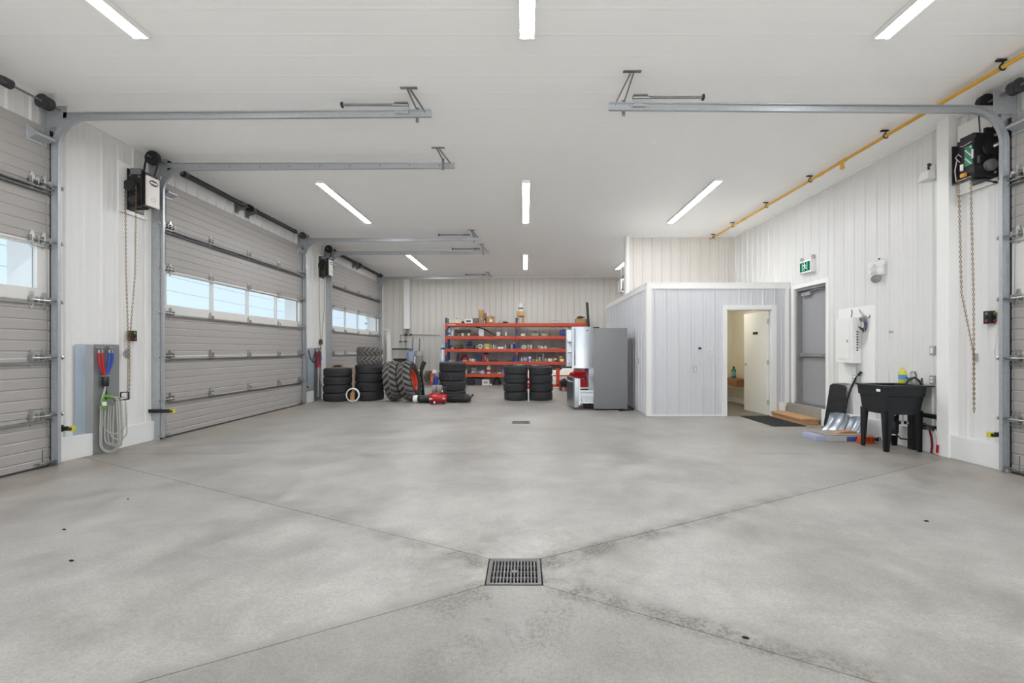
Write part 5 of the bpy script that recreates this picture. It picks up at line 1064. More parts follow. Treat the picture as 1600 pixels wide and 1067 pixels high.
cp = obj('hub_dome', MB().lathe([(0.15, 0), (0.13, 0.03), (0.08, 0.055), (0.02, 0.06)], (-4.72, 11.53, 0.848), n=20), BLACK, None, smooth=50, loc=(-4.72, 11.53, 0.848)); tag(cp, 'black domed cap lying on the round cardboard disc', 'cap')
for x, y, z, lb in ((-0.20, 11.72, 0.884, 'flat black ring lying on the left tyre stack of the close pair'), (0.38, 11.76, 0.864, 'flat black ring lying on the right tyre stack of the close pair')):
    o = obj('rim_ring', MB().lathe([(0.12, 0), (0.24, 0), (0.25, 0.012), (0.22, 0.03), (0.12, 0.03)], (x, y, z), n=24, closed=True), BLACK, None, smooth=40, loc=(x, y, z)); tag(o, lb, 'ring')
# white hoop + stake + poles
hp = thing('hose_ring', 'white coil of hose standing upright between the first two tyre stacks', 'hose', (-4.23, 11.2, 0))
m = MB()
for q in range(2): m.tube([(-4.23 + (0.150 + 0.012 * q) * math.cos(a), 11.16 + 0.018 * q + 0.09 * (0.18 + 0.165 * math.sin(a)), 0.178 + (0.152 + 0.012 * q) * math.sin(a)) for a in [6.283 * i / 28 for i in range(28)]], 0.0125, 8, True)
obj('coil', m, WPL, hp, smooth=50)
st = thing('wood_stake', 'brown wooden stake standing between the first two tyre stacks', 'stake', (-4.25, 11.24, 0))
obj('stake', MB().bar((-4.25, 11.25, 0.004), (-4.27, 11.42, 0.80), 0.05, 0.04, (0, 1, 0)), M('weathered_stake', (132, 110, 86), 0.7, 0, 0.2, 8), st, bevel=0.004)
obj('kraft_wrap', MB().bar((-4.25, 11.21, 0.02), (-4.25, 11.25, 0.24), 0.10, 0.05, (0, 1, 0)), CARD, st, bevel=0.01)
pk = thing('jack_pole', 'thin red and white pole standing between the close pair of tyre stacks', 'pole', (0.09, 11.5, 0))
obj('pole', MB().cyl((0.092, 11.36, 0.003), (0.092, 11.36, 0.78), 0.015, n=8), WPL, pk); m = MB()
for z in (0.32, 0.40, 0.52): m.cyl((0.092, 11.36, z), (0.092, 11.36, z + 0.06), 0.028, n=8)
obj('red_collars', m, RED, pk); obj('pole_foot', MB().cyl((0.092, 11.36, 0.002), (0.092, 11.36, 0.012), 0.05), WPL, pk)
bb = thing('black_board', 'bent black plastic board standing behind the orange rimmed tractor tyre', 'board', (-2.62, 11.75, 0))
obj('board', MB().bar((-2.68, 11.95, 0.005), (-2.76, 11.95, 0.70), 0.13, 0.03, (0, 1, 0)).bar((-2.755, 11.95, 0.68), (-2.63, 11.95, 0.98), 0.11, 0.03, (0, 1, 0)), BLACK, bb, bevel=0.006)
obj('yellow_patch', MB().bar((-2.80, 11.925, 0.62), (-2.77, 11.925, 0.78), 0.05, 0.01, (0, 1, 0)), M('yellow_tape', (206, 190, 90), 0.5), bb)

# compressor
t = thing('air_compressor', 'small red air compressor with a grey motor on the floor before the tyres', 'compressor', (-2.06, 10.8, 0))
obj('tank', MB().lathe([(0.03, -0.215), (0.08, -0.205), (0.112, -0.165), (0.122, -0.10), (0.124, 0), (0.122, 0.10), (0.112, 0.165), (0.08, 0.205), (0.03, 0.215)], (-2.06, 10.8, 0.148), (1, 0, 0), 24), RED, t, smooth=50)
obj('tank_stripe', MB().b(-2.24, -2.17, 10.672, 10.69, 0.125, 0.15).b(-1.93, -1.87, 10.672, 10.69, 0.13, 0.155), WPL, t)
obj('motor_shroud', MB().lathe([(0.07, 0), (0.095, 0.01), (0.10, 0.04), (0.10, 0.20), (0.085, 0.24), (0.05, 0.25)], (-2.20, 10.82, 0.35), (1, 0, 0), 20).b(-2.16, -2.0, 10.75, 10.89, 0.25, 0.30), M('grey_motor', (126, 124, 122), 0.5, 0, 0.1, 14), t, smooth=40)
obj('motor_bands', MB().lathe([(0.101, 0), (0.104, 0.004), (0.104, 0.016), (0.101, 0.02)], (-2.10, 10.82, 0.35), (1, 0, 0), 20, closed=True), BLACK, t)
obj('pump_head', MB().b(-1.94, -1.86, 10.76, 10.90, 0.27, 0.40).cyl((-1.90, 10.75, 0.32), (-1.90, 10.70, 0.32), 0.03).cyl((-1.87, 10.76, 0.37), (-1.87, 10.71, 0.39), 0.022), BLACK, t, bevel=0.006)
obj('gauge', MB().lathe([(0.026, 0), (0.026, 0.015), (0.02, 0.018)], (-1.93, 10.73, 0.31), (0, -1, 0), 14), WPL, t)
for x in (-2.20, -1.92): obj('foot', MB().cyl((x, 10.72, 0.002), (x, 10.73, 0.06), 0.022).cyl((x, 10.88, 0.002), (x, 10.87, 0.06), 0.022), BLACK, t)
obj('drain_valve', MB().lathe([(0.024, 0), (0.024, 0.04), (0.012, 0.05)], (-2.12, 10.70, 0.055), (0, -1, -0.1), 12), WPL, t)
def lumpy(name, x0, x1, y, r, mat, parent, seed, sq=0.9):
    random.seed(seed); rings = []; n = 14; k = 14
    for i in range(k + 1):
        f_ = i / k; e = min(1, 0.6 + 4 * f_, 0.6 + 4 * (1 - f_)); ring_ = []
        for j in range(n):
            a = 6.283 * j / n; rr = r * e * (1 + random.uniform(-0.12, 0.10)); ring_.append((x0 + (x1 - x0) * f_, y + rr * 1.1 * math.cos(a), max(0.003, r * sq + rr * sq * math.sin(a))))
        rings.append(ring_)
    return obj(name, MB().loft(rings), mat, parent, smooth=60)
BAGM = M('black_nylon', (34, 34, 37), 0.5, 0, 0.2, 14, 0.2, 30)
t = thing('rolled_tarp', 'rolled black tarp with a white round end left of the red compressor', 'tarp', (-2.45, 11.1, 0)); lumpy('roll', -2.60, -2.12, 11.08, 0.105, BAGM, t, 5)
obj('white_end', MB().lathe([(0.05, 0), (0.088, 0.01), (0.092, 0.09), (0.085, 0.115)], (-2.715, 11.06, 0.093), (1, 0.02, 0), 10), WPL, t, label='white round end')
t = thing('duffel_bag', 'soft black bag lying on the floor right of the red compressor', 'bag', (-1.6, 11.15, 0)); b_ = lumpy('bag_body', -1.95, -1.32, 11.14, 0.11, BAGM, t, 9, 0.92)
obj('carry_strap', MB().tube([(-1.85, 11.03, 0.17), (-1.7, 11.0, 0.16), (-1.6, 11.0, 0.20), (-1.48, 11.02, 0.15)], 0.014, 6), BLACK, t)
obj('strap_end', MB().tube([(-1.33, 11.10, 0.10), (-1.29, 11.09, 0.15), (-1.275, 11.09, 0.19)], 0.014, 6).lathe([(0.015, 0), (0.028, 0.01), (0.015, 0.05)], (-1.275, 11.09, 0.16), n=8), BLACK, t)
# ============================================================ FRIDGE
t = thing('fridge', 'stainless french door fridge standing open, its grey side towards the room', 'fridge', (1.81, 10.13, 0))
fx0, fx1, fy0, fy1, fz0, fz1 = 1.47, 2.18, 9.68, 10.58, 0.03, 1.75
m = MB(); m.b(fx0, fx1, fy0, fy0 + 0.03, fz0, fz1); m.b(fx0, fx1, fy1 - 0.03, fy1, fz0, fz1); m.b(fx1 - 0.03, fx1, fy0 + 0.03, fy1 - 0.03, fz0, fz1); m.b(fx0, fx1 - 0.03, fy0 + 0.03, fy1 - 0.03, fz1 - 0.03, fz1); m.b(fx0, fx1 - 0.03, fy0 + 0.03, fy1 - 0.03, fz0, fz0 + 0.08)
obj('cabinet', m, GREYSIDE, t)
m = MB(); m.b(fx0 + 0.01, fx1 - 0.05, fy0 + 0.03, fy0 + 0.06, 0.11, fz1 - 0.03); m.b(fx0 + 0.01, fx1 - 0.05, fy1 - 0.06, fy1 - 0.03, 0.11, fz1 - 0.03); m.b(fx1 - 0.08, fx1 - 0.03, fy0 + 0.06, fy1 - 0.06, 0.11, fz1 - 0.03); m.b(fx0 + 0.005, fx1 - 0.08, fy0 + 0.06, fy1 - 0.06, 0.70, 0.77)
for z in (1.05, 1.35): m.b(fx0 + 0.06, fx1 - 0.08, fy0 + 0.06, fy1 - 0.06, z, z + 0.012)
obj('liner', m, WLINER, t)
obj('hinge_cap', MB().b(fx0 - 0.02, fx0 + 0.12, fy0 + 0.01, fy0 + 0.08, fz1, fz1 + 0.025).b(fx0 - 0.02, fx0 + 0.12, fy1 - 0.08, fy1 - 0.01, fz1, fz1 + 0.025), BLACK, t, bevel=0.004)
# near door: opened square to the cabinet, its outer skin faces the room
def skin(x0, x1, y, d, bow, z0, z1, n=14):
    pr = []
    for i in range(n + 1):
        f_ = i / n; pr.append((x0 + (x1 - x0) * f_, y - d * (bow * (1 - (2 * f_ - 1) ** 2))))
    return MB().prism(pr + [(x1, y + d * 0.045), (x0, y + d * 0.045)], 'z', z0, z1)
d1 = obj('door', skin(1.0, 1.455, 9.668, 1, 0.022, 0.895, 1.775), STAINL, t, smooth=25, label='stainless outer face of the near door')
obj('door_liner', MB().b(1.02, 1.44, 9.713, 9.735, 0.92, 1.75).b(1.05, 1.42, 9.735, 9.80, 0.98, 1.04).b(1.05, 1.42, 9.735, 9.80, 1.35, 1.41), WLINER, d1)
obj('door_handle', MB().tube([(1.055, 9.655, 1.72), (1.055, 9.605, 1.70), (1.052, 9.595, 1.34), (1.055, 9.605, 0.98), (1.055, 9.655, 0.96)], 0.013, 8), STAINL, d1, smooth=50)
obj('door_badge', MB().b(1.305, 1.345, 9.644, 9.648, 1.685, 1.70), SPRING, d1)
# far door, inner face towards the room
d2 = obj('door', MB().b(0.955, 1.455, 10.575, 10.625, 0.895, 1.775), STAINL, t, bevel=0.01, label='far door showing its white lined inner face')
m = MB().b(0.965, 1.45, 10.55, 10.575, 0.91, 1.76)
for z in (0.97, 1.22, 1.46): m.b(1.0, 1.42, 10.47, 10.55, z, z + 0.012).b(1.0, 1.42, 10.47, 10.478, z, z + 0.085).b(1.0, 1.008, 10.478, 10.55, z, z + 0.085).b(1.412, 1.42, 10.478, 10.55, z, z + 0.085)
obj('door_liner', m, WLINER, d2)
obj('door_gasket', MB().b(0.955, 0.968, 10.545, 10.575, 0.9, 1.77).b(0.968, 1.455, 10.545, 10.552, 1.755, 1.77), GALVD, d2)
# freezer drawer
ds = obj('freezer_drawer', MB().loft([[(1.065, 9.70, z), (1.035, 9.72, z), (0.975, 10.54, z), (1.005, 10.56, z), (1.065, 10.55, z), (1.145, 9.70, z)] for z in (0.055, 0.68)]), STAINL, t, bevel=0.006, label='stainless drawer pulled out')
obj('drawer_liner', MB().loft([[(1.146, 9.70, z), (1.18, 9.70, z), (1.11, 10.54, z), (1.07, 10.54, z)] for z in (0.11, 0.665)]), WLINER, ds)
obj('drawer_handle', MB().tube([(1.03, 9.76, 0.60), (0.985, 9.77, 0.60), (0.945, 10.45, 0.60), (0.98, 10.46, 0.60)], 0.012, 8), STAINL, ds, smooth=50)
m = MB()
m.b(1.18, 1.50, 9.735, 9.75, 0.14, 0.17); m.b(1.18, 1.50, 9.735, 9.75, 0.30, 0.36)
for q in range(7): m.b(1.18 + q * 0.05, 1.205 + q * 0.05, 9.735, 9.75, 0.17, 0.30)
m.b(1.18, 1.50, 10.48, 10.495, 0.14, 0.36); m.b(1.18, 1.50, 9.75, 10.48, 0.14, 0.15)
obj('drawer_basket', m, WLINER, ds)
for yq in (9.715, 10.50): obj('drawer_rail', MB().b(1.17, 1.55, yq, yq + 0.02, 0.385, 0.42), WLINER, ds)
for xq, yq in ((1.55, 9.78), (1.50, 10.4), (2.1, 9.78), (2.1, 10.4)): obj('foot', MB().cyl((xq, yq, 0.002), (xq, yq, 0.05), 0.03), BLACK, t)
obj('toe_grille', MB().b(1.30, 1.5, 10.0, 10.3, 0.003, 0.1), BLACK, t, bevel=0.01)
c = obj('power_cord', MB().tube([(2.20, 9.98, 0.14), (2.26, 9.86, 0.06), (2.31, 9.72, 0.02), (2.30, 9.64, 0.012), (2.20, 9.60, 0.012), (2.08, 9.565, 0.012), (2.02, 9.55, 0.012)], 0.010, 7).cyl((2.03, 9.552, 0.016), (1.98, 9.54, 0.016), 0.016, n=8), BLACK, None, smooth=50, loc=(2.2, 9.7, 0)); tag(c, 'black power cord lying on the floor behind the fridge', 'cord')

# ============================================================ RED MACHINE BEHIND THE FRIDGE
t = thing('garden_machine', 'red and orange wheeled machine with a black engine behind the fridge', 'machine', (1.7, 14.6, 0))
k2 = 14.3 / 711
def gx_(px): return (px - 820) * k2
def gz_(py): return 1.28 - (py - 547) * k2
obj('orange_frame', MB().b(gx_(869), gx_(874.5), 14.3, 14.4, 0.16, gz_(576)).b(gx_(863), gx_(915), 14.3, 14.4, 0.12, 0.20).prism([(gx_(874), gz_(592)), (gx_(880), gz_(612)), (gx_(874), gz_(612))], 'y', 14.33, 14.37).b(gx_(864), gx_(892), 14.31, 14.35, gz_(588), gz_(586)), M('frame_orange', (204, 72, 38), 0.45), t, bevel=0.005)
obj('red_deck', MB().loft([[(gx_(884), 14.2, gz_(611)), (gx_(930), 14.2, gz_(604)), (gx_(930), 14.9, gz_(604)), (gx_(884), 14.9, gz_(611))], [(gx_(884), 14.2, gz_(602)), (gx_(894), 14.2, gz_(583)), (gx_(894), 14.9, gz_(583)), (gx_(884), 14.9, gz_(602))], [(gx_(890), 14.25, gz_(590)), (gx_(918), 14.25, gz_(580)), (gx_(918), 14.85, gz_(580)), (gx_(890), 14.85, gz_(590))]]), RED, t, bevel=0.01)
obj('red_hood', MB().b(gx_(897), gx_(916), 14.3, 14.8, gz_(590), gz_(580)), RED, t, bevel=0.03)
obj('engine', MB().lathe([(0.06, 0), (0.13, 0.02), (0.14, 0.12), (0.10, 0.2)], (gx_(882), 14.18, gz_(598)), (0, 1, 0), 16).b(gx_(876), gx_(890), 14.2, 14.4, gz_(603), gz_(594)).lathe([(0.04, 0), (0.06, 0.03), (0.06, 0.10), (0.04, 0.12)], (gx_(888), 14.2, gz_(594)), (0.3, 0, 1), 12), BLACK, t, smooth=40)
obj('handlebar', MB().tube([(gx_(872), 14.35, gz_(580)), (gx_(880), 14.3, gz_(573)), (gx_(900), 14.3, gz_(573)), (gx_(912), 14.3, gz_(575))], 0.025, 8), BLACK, t, smooth=50)
obj('prop_stand', MB().cyl((gx_(885), 14.22, 0.004), (gx_(885), 14.25, gz_(604)), 0.018, n=8).b(gx_(883), gx_(888), 14.18, 14.28, 0.003, 0.015), BLACK, t)
for x in (gx_(903), gx_(918)): obj('wheel', MB().lathe([(0.03, -0.05), (0.15, -0.05), (0.17, -0.02), (0.17, 0.02), (0.15, 0.05), (0.03, 0.05)], (x, 14.6, 0.175), (1, 0, 0), 20), RUBBER, t, smooth=40)
t = thing('paper_sack', 'white paper sack standing behind the orange frame of the red machine', 'sack', (gx_(867), 15.2, 0)); lz = 15.2 / 711
obj('sack', MB().loft([[(0.98 + sx_ * 0.17, 15.2 + sy * 0.13, 0.003) for sx_, sy in ((-1, -1), (1, -1), (1, 1), (-1, 1))], [(0.98 + sx_ * 0.19, 15.2 + sy * 0.14, 0.32) for sx_, sy in ((-1, -1), (1, -1), (1, 1), (-1, 1))], [(0.98 + sx_ * 0.17, 15.2 + sy * 0.06, 0.60) for sx_, sy in ((-1, -1), (1, -1), (1, 1), (-1, 1))]]), M('white_paper', (226, 222, 216), 0.8, 0, 0.1, 10), t, bevel=0.02)
t = thing('paper_sack', 'white paper sack lying against the wall behind the red machine engine', 'sack', (1.45, 15.5, 0))
obj('sack', MB().loft([[(1.42 + sx_ * 0.25, 15.5 + sy * 0.16, 0.003) for sx_, sy in ((-1, -1), (1, -1), (1, 1), (-1, 1))], [(1.42 + sx_ * 0.27, 15.5 + sy * 0.17, 0.42) for sx_, sy in ((-1, -1), (1, -1), (1, 1), (-1, 1))], [(1.44 + sx_ * 0.22, 15.52 + sy * 0.08, 0.66) for sx_, sy in ((-1, -1), (1, -1), (1, 1), (-1, 1))]]), M('white_paper', (226, 222, 216), 0.8), t, bevel=0.02)

# ============================================================ SHELVING
SY0, SY1 = 16.42, 17.06
TOPS = [2.249, 1.788, 1.326, 0.865, 0.42]
UX = [-2.84, -0.30, 2.28]
t = thing('pallet_racking', 'long blue and orange shelving rack along the back wall', 'shelving', (-0.28, 16.74, 0))
for i, x in enumerate(UX):
    u = MB(); u.b(x - 0.04, x + 0.04, SY0 + 0.005, SY0 + 0.075, 0.008, 2.45).b(x - 0.04, x + 0.04, SY1 - 0.075, SY1 - 0.005, 0.008, 2.45)
    for q in range(6): u.bar((x, SY0 + 0.07, 0.25 + 0.36 * q), (x, SY1 - 0.07, 0.25 + 0.36 * (q + (1 if q % 2 == 0 else 0)) - (0.0 if q % 2 == 0 else 0.0)), 0.03, 0.02, (1, 0, 0))
    u.b(x - 0.06, x + 0.06, SY0 - 0.0, SY0 + 0.1, 0.001, 0.008).b(x - 0.06, x + 0.06, SY1 - 0.1, SY1, 0.001, 0.008)
    up = obj('upright_frame', u, BLUE, t, bevel=0.003)
    h = MB()
    for q in range(22):
        for s in (-0.018, 0.018): h.b(x + s - 0.006, x + s + 0.006, SY0 + 0.003, SY0 + 0.0055, 0.2 + q * 0.1, 0.235 + q * 0.1)
    obj('slots', h, BLACK, up)
for b_ in range(2):
    for zt in TOPS:
        x0, x1 = UX[b_] + 0.04, UX[b_ + 1] - 0.04
        for y0, y1 in ((SY0, SY0 + 0.05), (SY1 - 0.05, SY1)):
            m = MB().prism([(y0, zt - 0.115), (y1, zt - 0.115), (y1, zt), (y0 + 0.02, zt), (y0 + 0.02, zt - 0.02), (y0, zt - 0.025)] if y0 < 16.6 else [(y0, zt - 0.115), (y1, zt - 0.115), (y1, zt), (y0, zt)], 'x', x0, x1)
            m.b(x0 - 0.075 if b_ == 0 or True else x0, x0 + 0.005, y0 - 0.004, y0 + 0.001, zt - 0.24, zt + 0.02); m.b(x1 - 0.005, x1 + 0.035, y0 - 0.004, y0 + 0.001, zt - 0.24, zt + 0.02)
            obj('beam', m, ORANGE, t, bevel=0.003)
        obj('shelf_deck', MB().b(x0, x1, SY0 + 0.021, SY1 - 0.05, zt - 0.018, zt - 0.001), DECK, t)
s_ = obj('sticker', MB().b(-2.79, -2.50, SY0 - 0.002, SY0 + 0.001, 2.18, 2.205), WPL, t)

# ---- the goods: px span measured on the shelf front, height in px
K = 16.62 / 711
def gx2(px): return (px - 820) * K
def col(c): return plastic(c)
def goods(kind, p0, p1, h, row, c, label, cat, y=16.62, dep=None, **kw):
    z = TOPS[row] if row >= 0 else 0.003
    z += kw.get('up', 0) * K
    x0, x1 = gx2(p0), gx2(p1); w_ = x1 - x0; H = h * K; xc = (x0 + x1) / 2; dep = dep or min(0.36, max(0.10, w_ * 0.8)); ya, yb = y - min(dep / 2, 0.15), y + dep / 2
    t = thing(kw.get('name', kind), label, cat, (xc, y, z), kw.get('group')); mt = kw.get('mat') or col(c); c2 = kw.get('c2')
    if kind in ('carton', 'box', 'case'):
        b_ = obj('box_body', MB().b(x0, x1, ya, yb, z + 0.001, z + H), mt, t, bevel=0.006)
        if kind == 'carton': obj('tape', MB().b(xc - 0.02, xc + 0.02, ya - 0.002, ya, z + H * 0.55, z + H).b(xc - 0.02, xc + 0.02, ya, yb, z + H, z + H + 0.002), col((196, 170, 120)), t)
        if kind == 'box' and c2: obj('printed_panel', MB().b(x0 + w_ * 0.2, x1 - w_ * 0.2, ya - 0.002, ya, z + H * 0.3, z + H * 0.75), col(c2), t)
        if kind == 'case':
            obj('handle', MB().tube([(xc - w_ * 0.2, y, z + H), (xc - w_ * 0.16, y, z + H + 0.035), (xc + w_ * 0.16, y, z + H + 0.035), (xc + w_ * 0.2, y, z + H)], 0.010, 6), col(c2 or (30, 30, 32)), t)
            obj('latches', MB().b(xc - w_ * 0.3, xc - w_ * 0.2, ya - 0.004, ya, z + H * 0.5, z + H * 0.75).b(xc + w_ * 0.2, xc + w_ * 0.3, ya - 0.004, ya, z + H * 0.5, z + H * 0.75), col(c2 or (60, 60, 62)), t)
    elif kind in ('bottle', 'can', 'jug', 'jar'):
        r = w_ / 2; lf = kw.get('lf', 0.12)
        if kind == 'bottle': pr = [(r * 0.9, 0.001), (r, 0.008), (r, H * 0.58), (r * 0.75, H * 0.70), (r * 0.36, H * 0.80), (r * 0.33, H * 0.86)]; ch = (r * 0.42, H * 0.86, H)
        elif kind == 'jug': pr = [(r * 0.9, 0.001), (r, 0.012), (r, H * 0.66), (r * 0.8, H * 0.80), (r * 0.4, H * 0.88), (r * 0.36, H * 0.91)]; ch = (r * 0.44, H * 0.91, H)
        else: pr = [(r * 0.96, 0.001), (r, 0.006), (r, H * (0.98 - lf)), (r * 0.96, H * (1 - lf))]; ch = (r * 1.03, H * (1 - lf), H)
        obj('container', MB().lathe(pr, (xc, y, z), n=16), mt, t, smooth=35)
        obj('lid' if kind in ('can', 'jar') else 'cap', MB().lathe([(ch[0], ch[1]), (ch[0], ch[2] * 0.985), (ch[0] * 0.85, ch[2])], (xc, y, z), n=14), col(c2 or (225, 225, 222)), t, smooth=35)
        if kind == 'jug': obj('handle', MB().tube([(xc + r * 0.5, y - r * 0.5, z + H * 0.82), (xc + r * 0.95, y - r * 0.62, z + H * 0.84), (xc + r * 1.05, y - r * 0.62, z + H * 0.6), (xc + r * 0.85, y - r * 0.5, z + H * 0.5)], r * 0.14, 6), mt, t, smooth=50)
        if kw.get('band'): obj('label_band', MB().lathe([(r * 1.015, H * 0.18), (r * 1.015, H * 0.5)], (xc, y, z), n=16), col(kw['band']), t, smooth=35)
    elif kind in ('bin', 'tote', 'bowl'):
        i_ = 0.012; f_ = 0.9; m = MB()
        m.loft([[(xc + sx_ * w_ / 2 * f_, y + sy * dep / 2 * f_, z + 0.001) for sx_, sy in ((-1, -1), (1, -1), (1, 1), (-1, 1))], [(xc + sx_ * w_ / 2, y + sy * dep / 2, z + H) for sx_, sy in ((-1, -1), (1, -1), (1, 1), (-1, 1))], [(xc + sx_ * (w_ / 2 - i_), y + sy * (dep / 2 - i_), z + H) for sx_, sy in ((-1, -1), (1, -1), (1, 1), (-1, 1))], [(xc + sx_ * (w_ / 2 * f_ - i_), y + sy * (dep / 2 * f_ - i_), z + 0.014) for sx_, sy in ((-1, -1), (1, -1), (1, 1), (-1, 1))]])
        obj('bin_body', m, mt, t)
        obj('rim', MB().b(xc - w_ / 2 - 0.008, xc + w_ / 2 + 0.008, y - dep / 2 - 0.008, y - dep / 2 + 0.006, z + H - 0.02, z + H).b(xc - w_ / 2 - 0.008, xc + w_ / 2 + 0.008, y + dep / 2 - 0.006, y + dep / 2 + 0.008, z + H - 0.02, z + H), mt, t, bevel=0.003)
        if c2: obj('contents', MB().lathe([(w_ * 0.15, 0.016), (w_ * 0.3, H * 0.35), (w_ * 0.2, H * 0.6), (w_ * 0.05, H * 0.68)], (xc, y, z), n=9), col(c2), t, smooth=50)
    elif kind == 'roll':
        r = H / 2; obj('roll_body', MB().lathe([(r * 0.45, -dep / 4), (r, -dep / 4), (r, dep / 4), (r * 0.45, dep / 4)], (xc, y, z + r + 0.001), (0.15, 1, 0), 18, closed=True), mt, t, smooth=35)
        obj('core', MB().lathe([(r * 0.34, -dep / 4.1), (r * 0.449, -dep / 4.1), (r * 0.449, dep / 4.1), (r * 0.34, dep / 4.1)], (xc, y, z + r + 0.001), (0.15, 1, 0), 14, closed=True), col((150, 120, 84)), t)
    elif kind == 'tool':   # body, grip and barrel
        obj('tool_body', MB().b(xc - w_ * 0.28, xc + w_ * 0.22, y - 0.05, y + 0.05, z + 0.012, z + H * 0.75), mt, t, bevel=0.015)
        obj('nose', MB().cyl((xc + w_ * 0.22, y, z + H * 0.42), (xc + w_ * 0.5, y, z + H * 0.36), H * 0.2 + 0.008, H * 0.1 + 0.005, n=10), col(c2 or (60, 60, 62)), t, smooth=40)
        obj('grip', MB().bar((xc - w_ * 0.2, y, z + H * 0.7), (xc - w_ * 0.46, y, z + H * 0.2), 0.045, 0.04, (0, 1, 0)).b(xc - w_ * 0.5, xc - w_ * 0.3, y - 0.04, y + 0.04, z + 0.001, z + 0.03), mt, t, bevel=0.008)
    elif kind == 'bag':
        rings = []; rnd = random.Random(int(p0 * 10))
        for i in range(7):
            f_ = i / 6; q = (0.9, 1.0, 1.02, 0.95, 0.8, 0.55, 0.25)[i]
            rings.append([(xc + w_ / 2 * q * math.cos(6.283 * j / 12) * (1 + rnd.uniform(-0.1, 0.05)), y + dep / 2 * q * math.sin(6.283 * j / 12) * (1 + rnd.uniform(-0.1, 0.05)), z + 0.001 + H * f_ * (1 + (rnd.uniform(-0.05, 0.05) if i else 0))) for j in range(12)])
        obj('bag_body', MB().loft(rings), mt, t, smooth=50)
        if c2: obj('strap', MB().tube([(xc - w_ * 0.3, y - dep * 0.4, z + H * 0.5), (xc - w_ * 0.2, y - dep * 0.3, z + H * 1.05), (xc + w_ * 0.2, y - dep * 0.3, z + H * 1.05), (xc + w_ * 0.3, y - dep * 0.4, z + H * 0.5)], 0.012, 6), col(c2), t)
    elif kind == 'parts':  # a loose casting: hub, flange and stubs
        r = min(w_ / 2, H / 1.2)
        obj('casting', MB().lathe([(r * 0.5, 0.001), (r, 0.01), (r, H * 0.4), (r * 0.6, H * 0.5), (r * 0.5, H * 0.9), (r * 0.3, H)], (xc, y, z), (0, 0.2, 1), 10), mt, t, smooth=35)
        obj('stubs', MB().cyl((xc - w_ * 0.48, y - 0.02, z + H * 0.25), (xc + w_ * 0.48, y + 0.02, z + H * 0.35), H * 0.16, n=8).cyl((xc + w_ * 0.2, y - 0.08, z + H * 0.3), (xc + w_ * 0.35, y - 0.02, z + H * 0.75), H * 0.11, n=8), col(c2) if c2 else mt, t, smooth=40)
    return t
CREAMP = (222, 208, 188)
# top shelf
for i, (a, b_) in enumerate(((701, 705.6), (706, 710.3), (710.8, 716), (716.6, 721.2))):
    goods('jug', a, b_, 8.2, 0, CREAMP, 'cream plastic jug, number %s from the left upright on the top shelf' % ('one', 'two', 'three', 'four')[i], 'jug', c2=(60, 56, 54) if i == 2 else CREAMP, group='cream jugs on the top shelf')
goods('tool', 721.6, 726, 4.5, 0, (40, 40, 42), 'small black tool between the cream jugs and the white printed box', 'tool')
goods('box', 726.5, 739, 6.6, 0, (228, 226, 224), 'white box with dark print on the top shelf', 'box', c2=(84, 88, 110))
t = goods('bin', 739.4, 748, 8.2, 0, (70, 72, 74), 'black framed crate left of the tall cartons on the top shelf', 'crate', name='crate', mat=M('dark_crate', (78, 80, 80), 0.6))
m = MB()
for q in range(4): m.b(gx2(740.4), gx2(747.2), 16.62 - 0.10, 16.62 - 0.088, TOPS[0] + 0.03 + q * 0.042, TOPS[0] + 0.05 + q * 0.042)
obj('slats', m, col((150, 150, 146)), t)
goods('carton', 748.2, 755.9, 11, 0, (150, 126, 104), 'greyish brown carton at the bottom of the tall pair on the top shelf', 'carton')
goods('carton', 748.2, 756, 9.8, 0, (172, 134, 76), 'golden brown carton stacked on the greyish carton, the tallest on the top shelf', 'carton', up=11.15)
goods('carton', 756.3, 759.6, 17, 0, (84, 62, 44), 'narrow dark brown carton between the tall pair and the open carton', 'carton', y=16.75, dep=0.1)
goods('can', 756.8, 758.4, 4.3, 0, (232, 224, 206), 'tiny white can in front of the narrow dark carton', 'can', y=16.53)
t = goods('carton', 759.8, 771.5, 11.5, 0, (168, 124, 72), 'open brown carton with a pale shipping label on the top shelf', 'carton', y=16.68)
obj('shipping_label', MB().b(gx2(765), gx2(770), 16.525, 16.5295, TOPS[0] + 0.05, TOPS[0] + 0.15), col((232, 220, 206)), t)
obj('flap', MB().bar((gx2(759.8), 16.68, TOPS[0] + 0.27), (gx2(757.8), 16.68, TOPS[0] + 0.34), 0.2, 0.006, (0, 0, 1)).bar((gx2(771.5), 16.68, TOPS[0] + 0.27), (gx2(773.4), 16.68, TOPS[0] + 0.24), 0.2, 0.006, (0, 0, 1)), CARD, t)
t = thing('plastic_wrap', 'white and purple wrapping sticking up out of the open carton', 'wrapping', (gx2(762), 16.68, TOPS[0] + 0.271))
obj('wrap', MB().prism([(gx2(759.9), TOPS[0] + 0.272), (gx2(764), TOPS[0] + 0.272), (gx2(764.5), TOPS[0] + 0.40), (gx2(762), TOPS[0] + 0.36), (gx2(760.5), TOPS[0] + 0.44)], 'y', 16.64, 16.72), col((210, 206, 216)), t)
goods('bottle', 779, 781.2, 3, 0, (150, 120, 84), 'tiny tan bottle alone on the top shelf right of the open carton', 'bottle')
goods('tool', 785, 794.5, 4.2, 0, (50, 46, 54), 'dark clamp tool near the middle upright on the top shelf', 'tool', c2=(120, 40, 44))
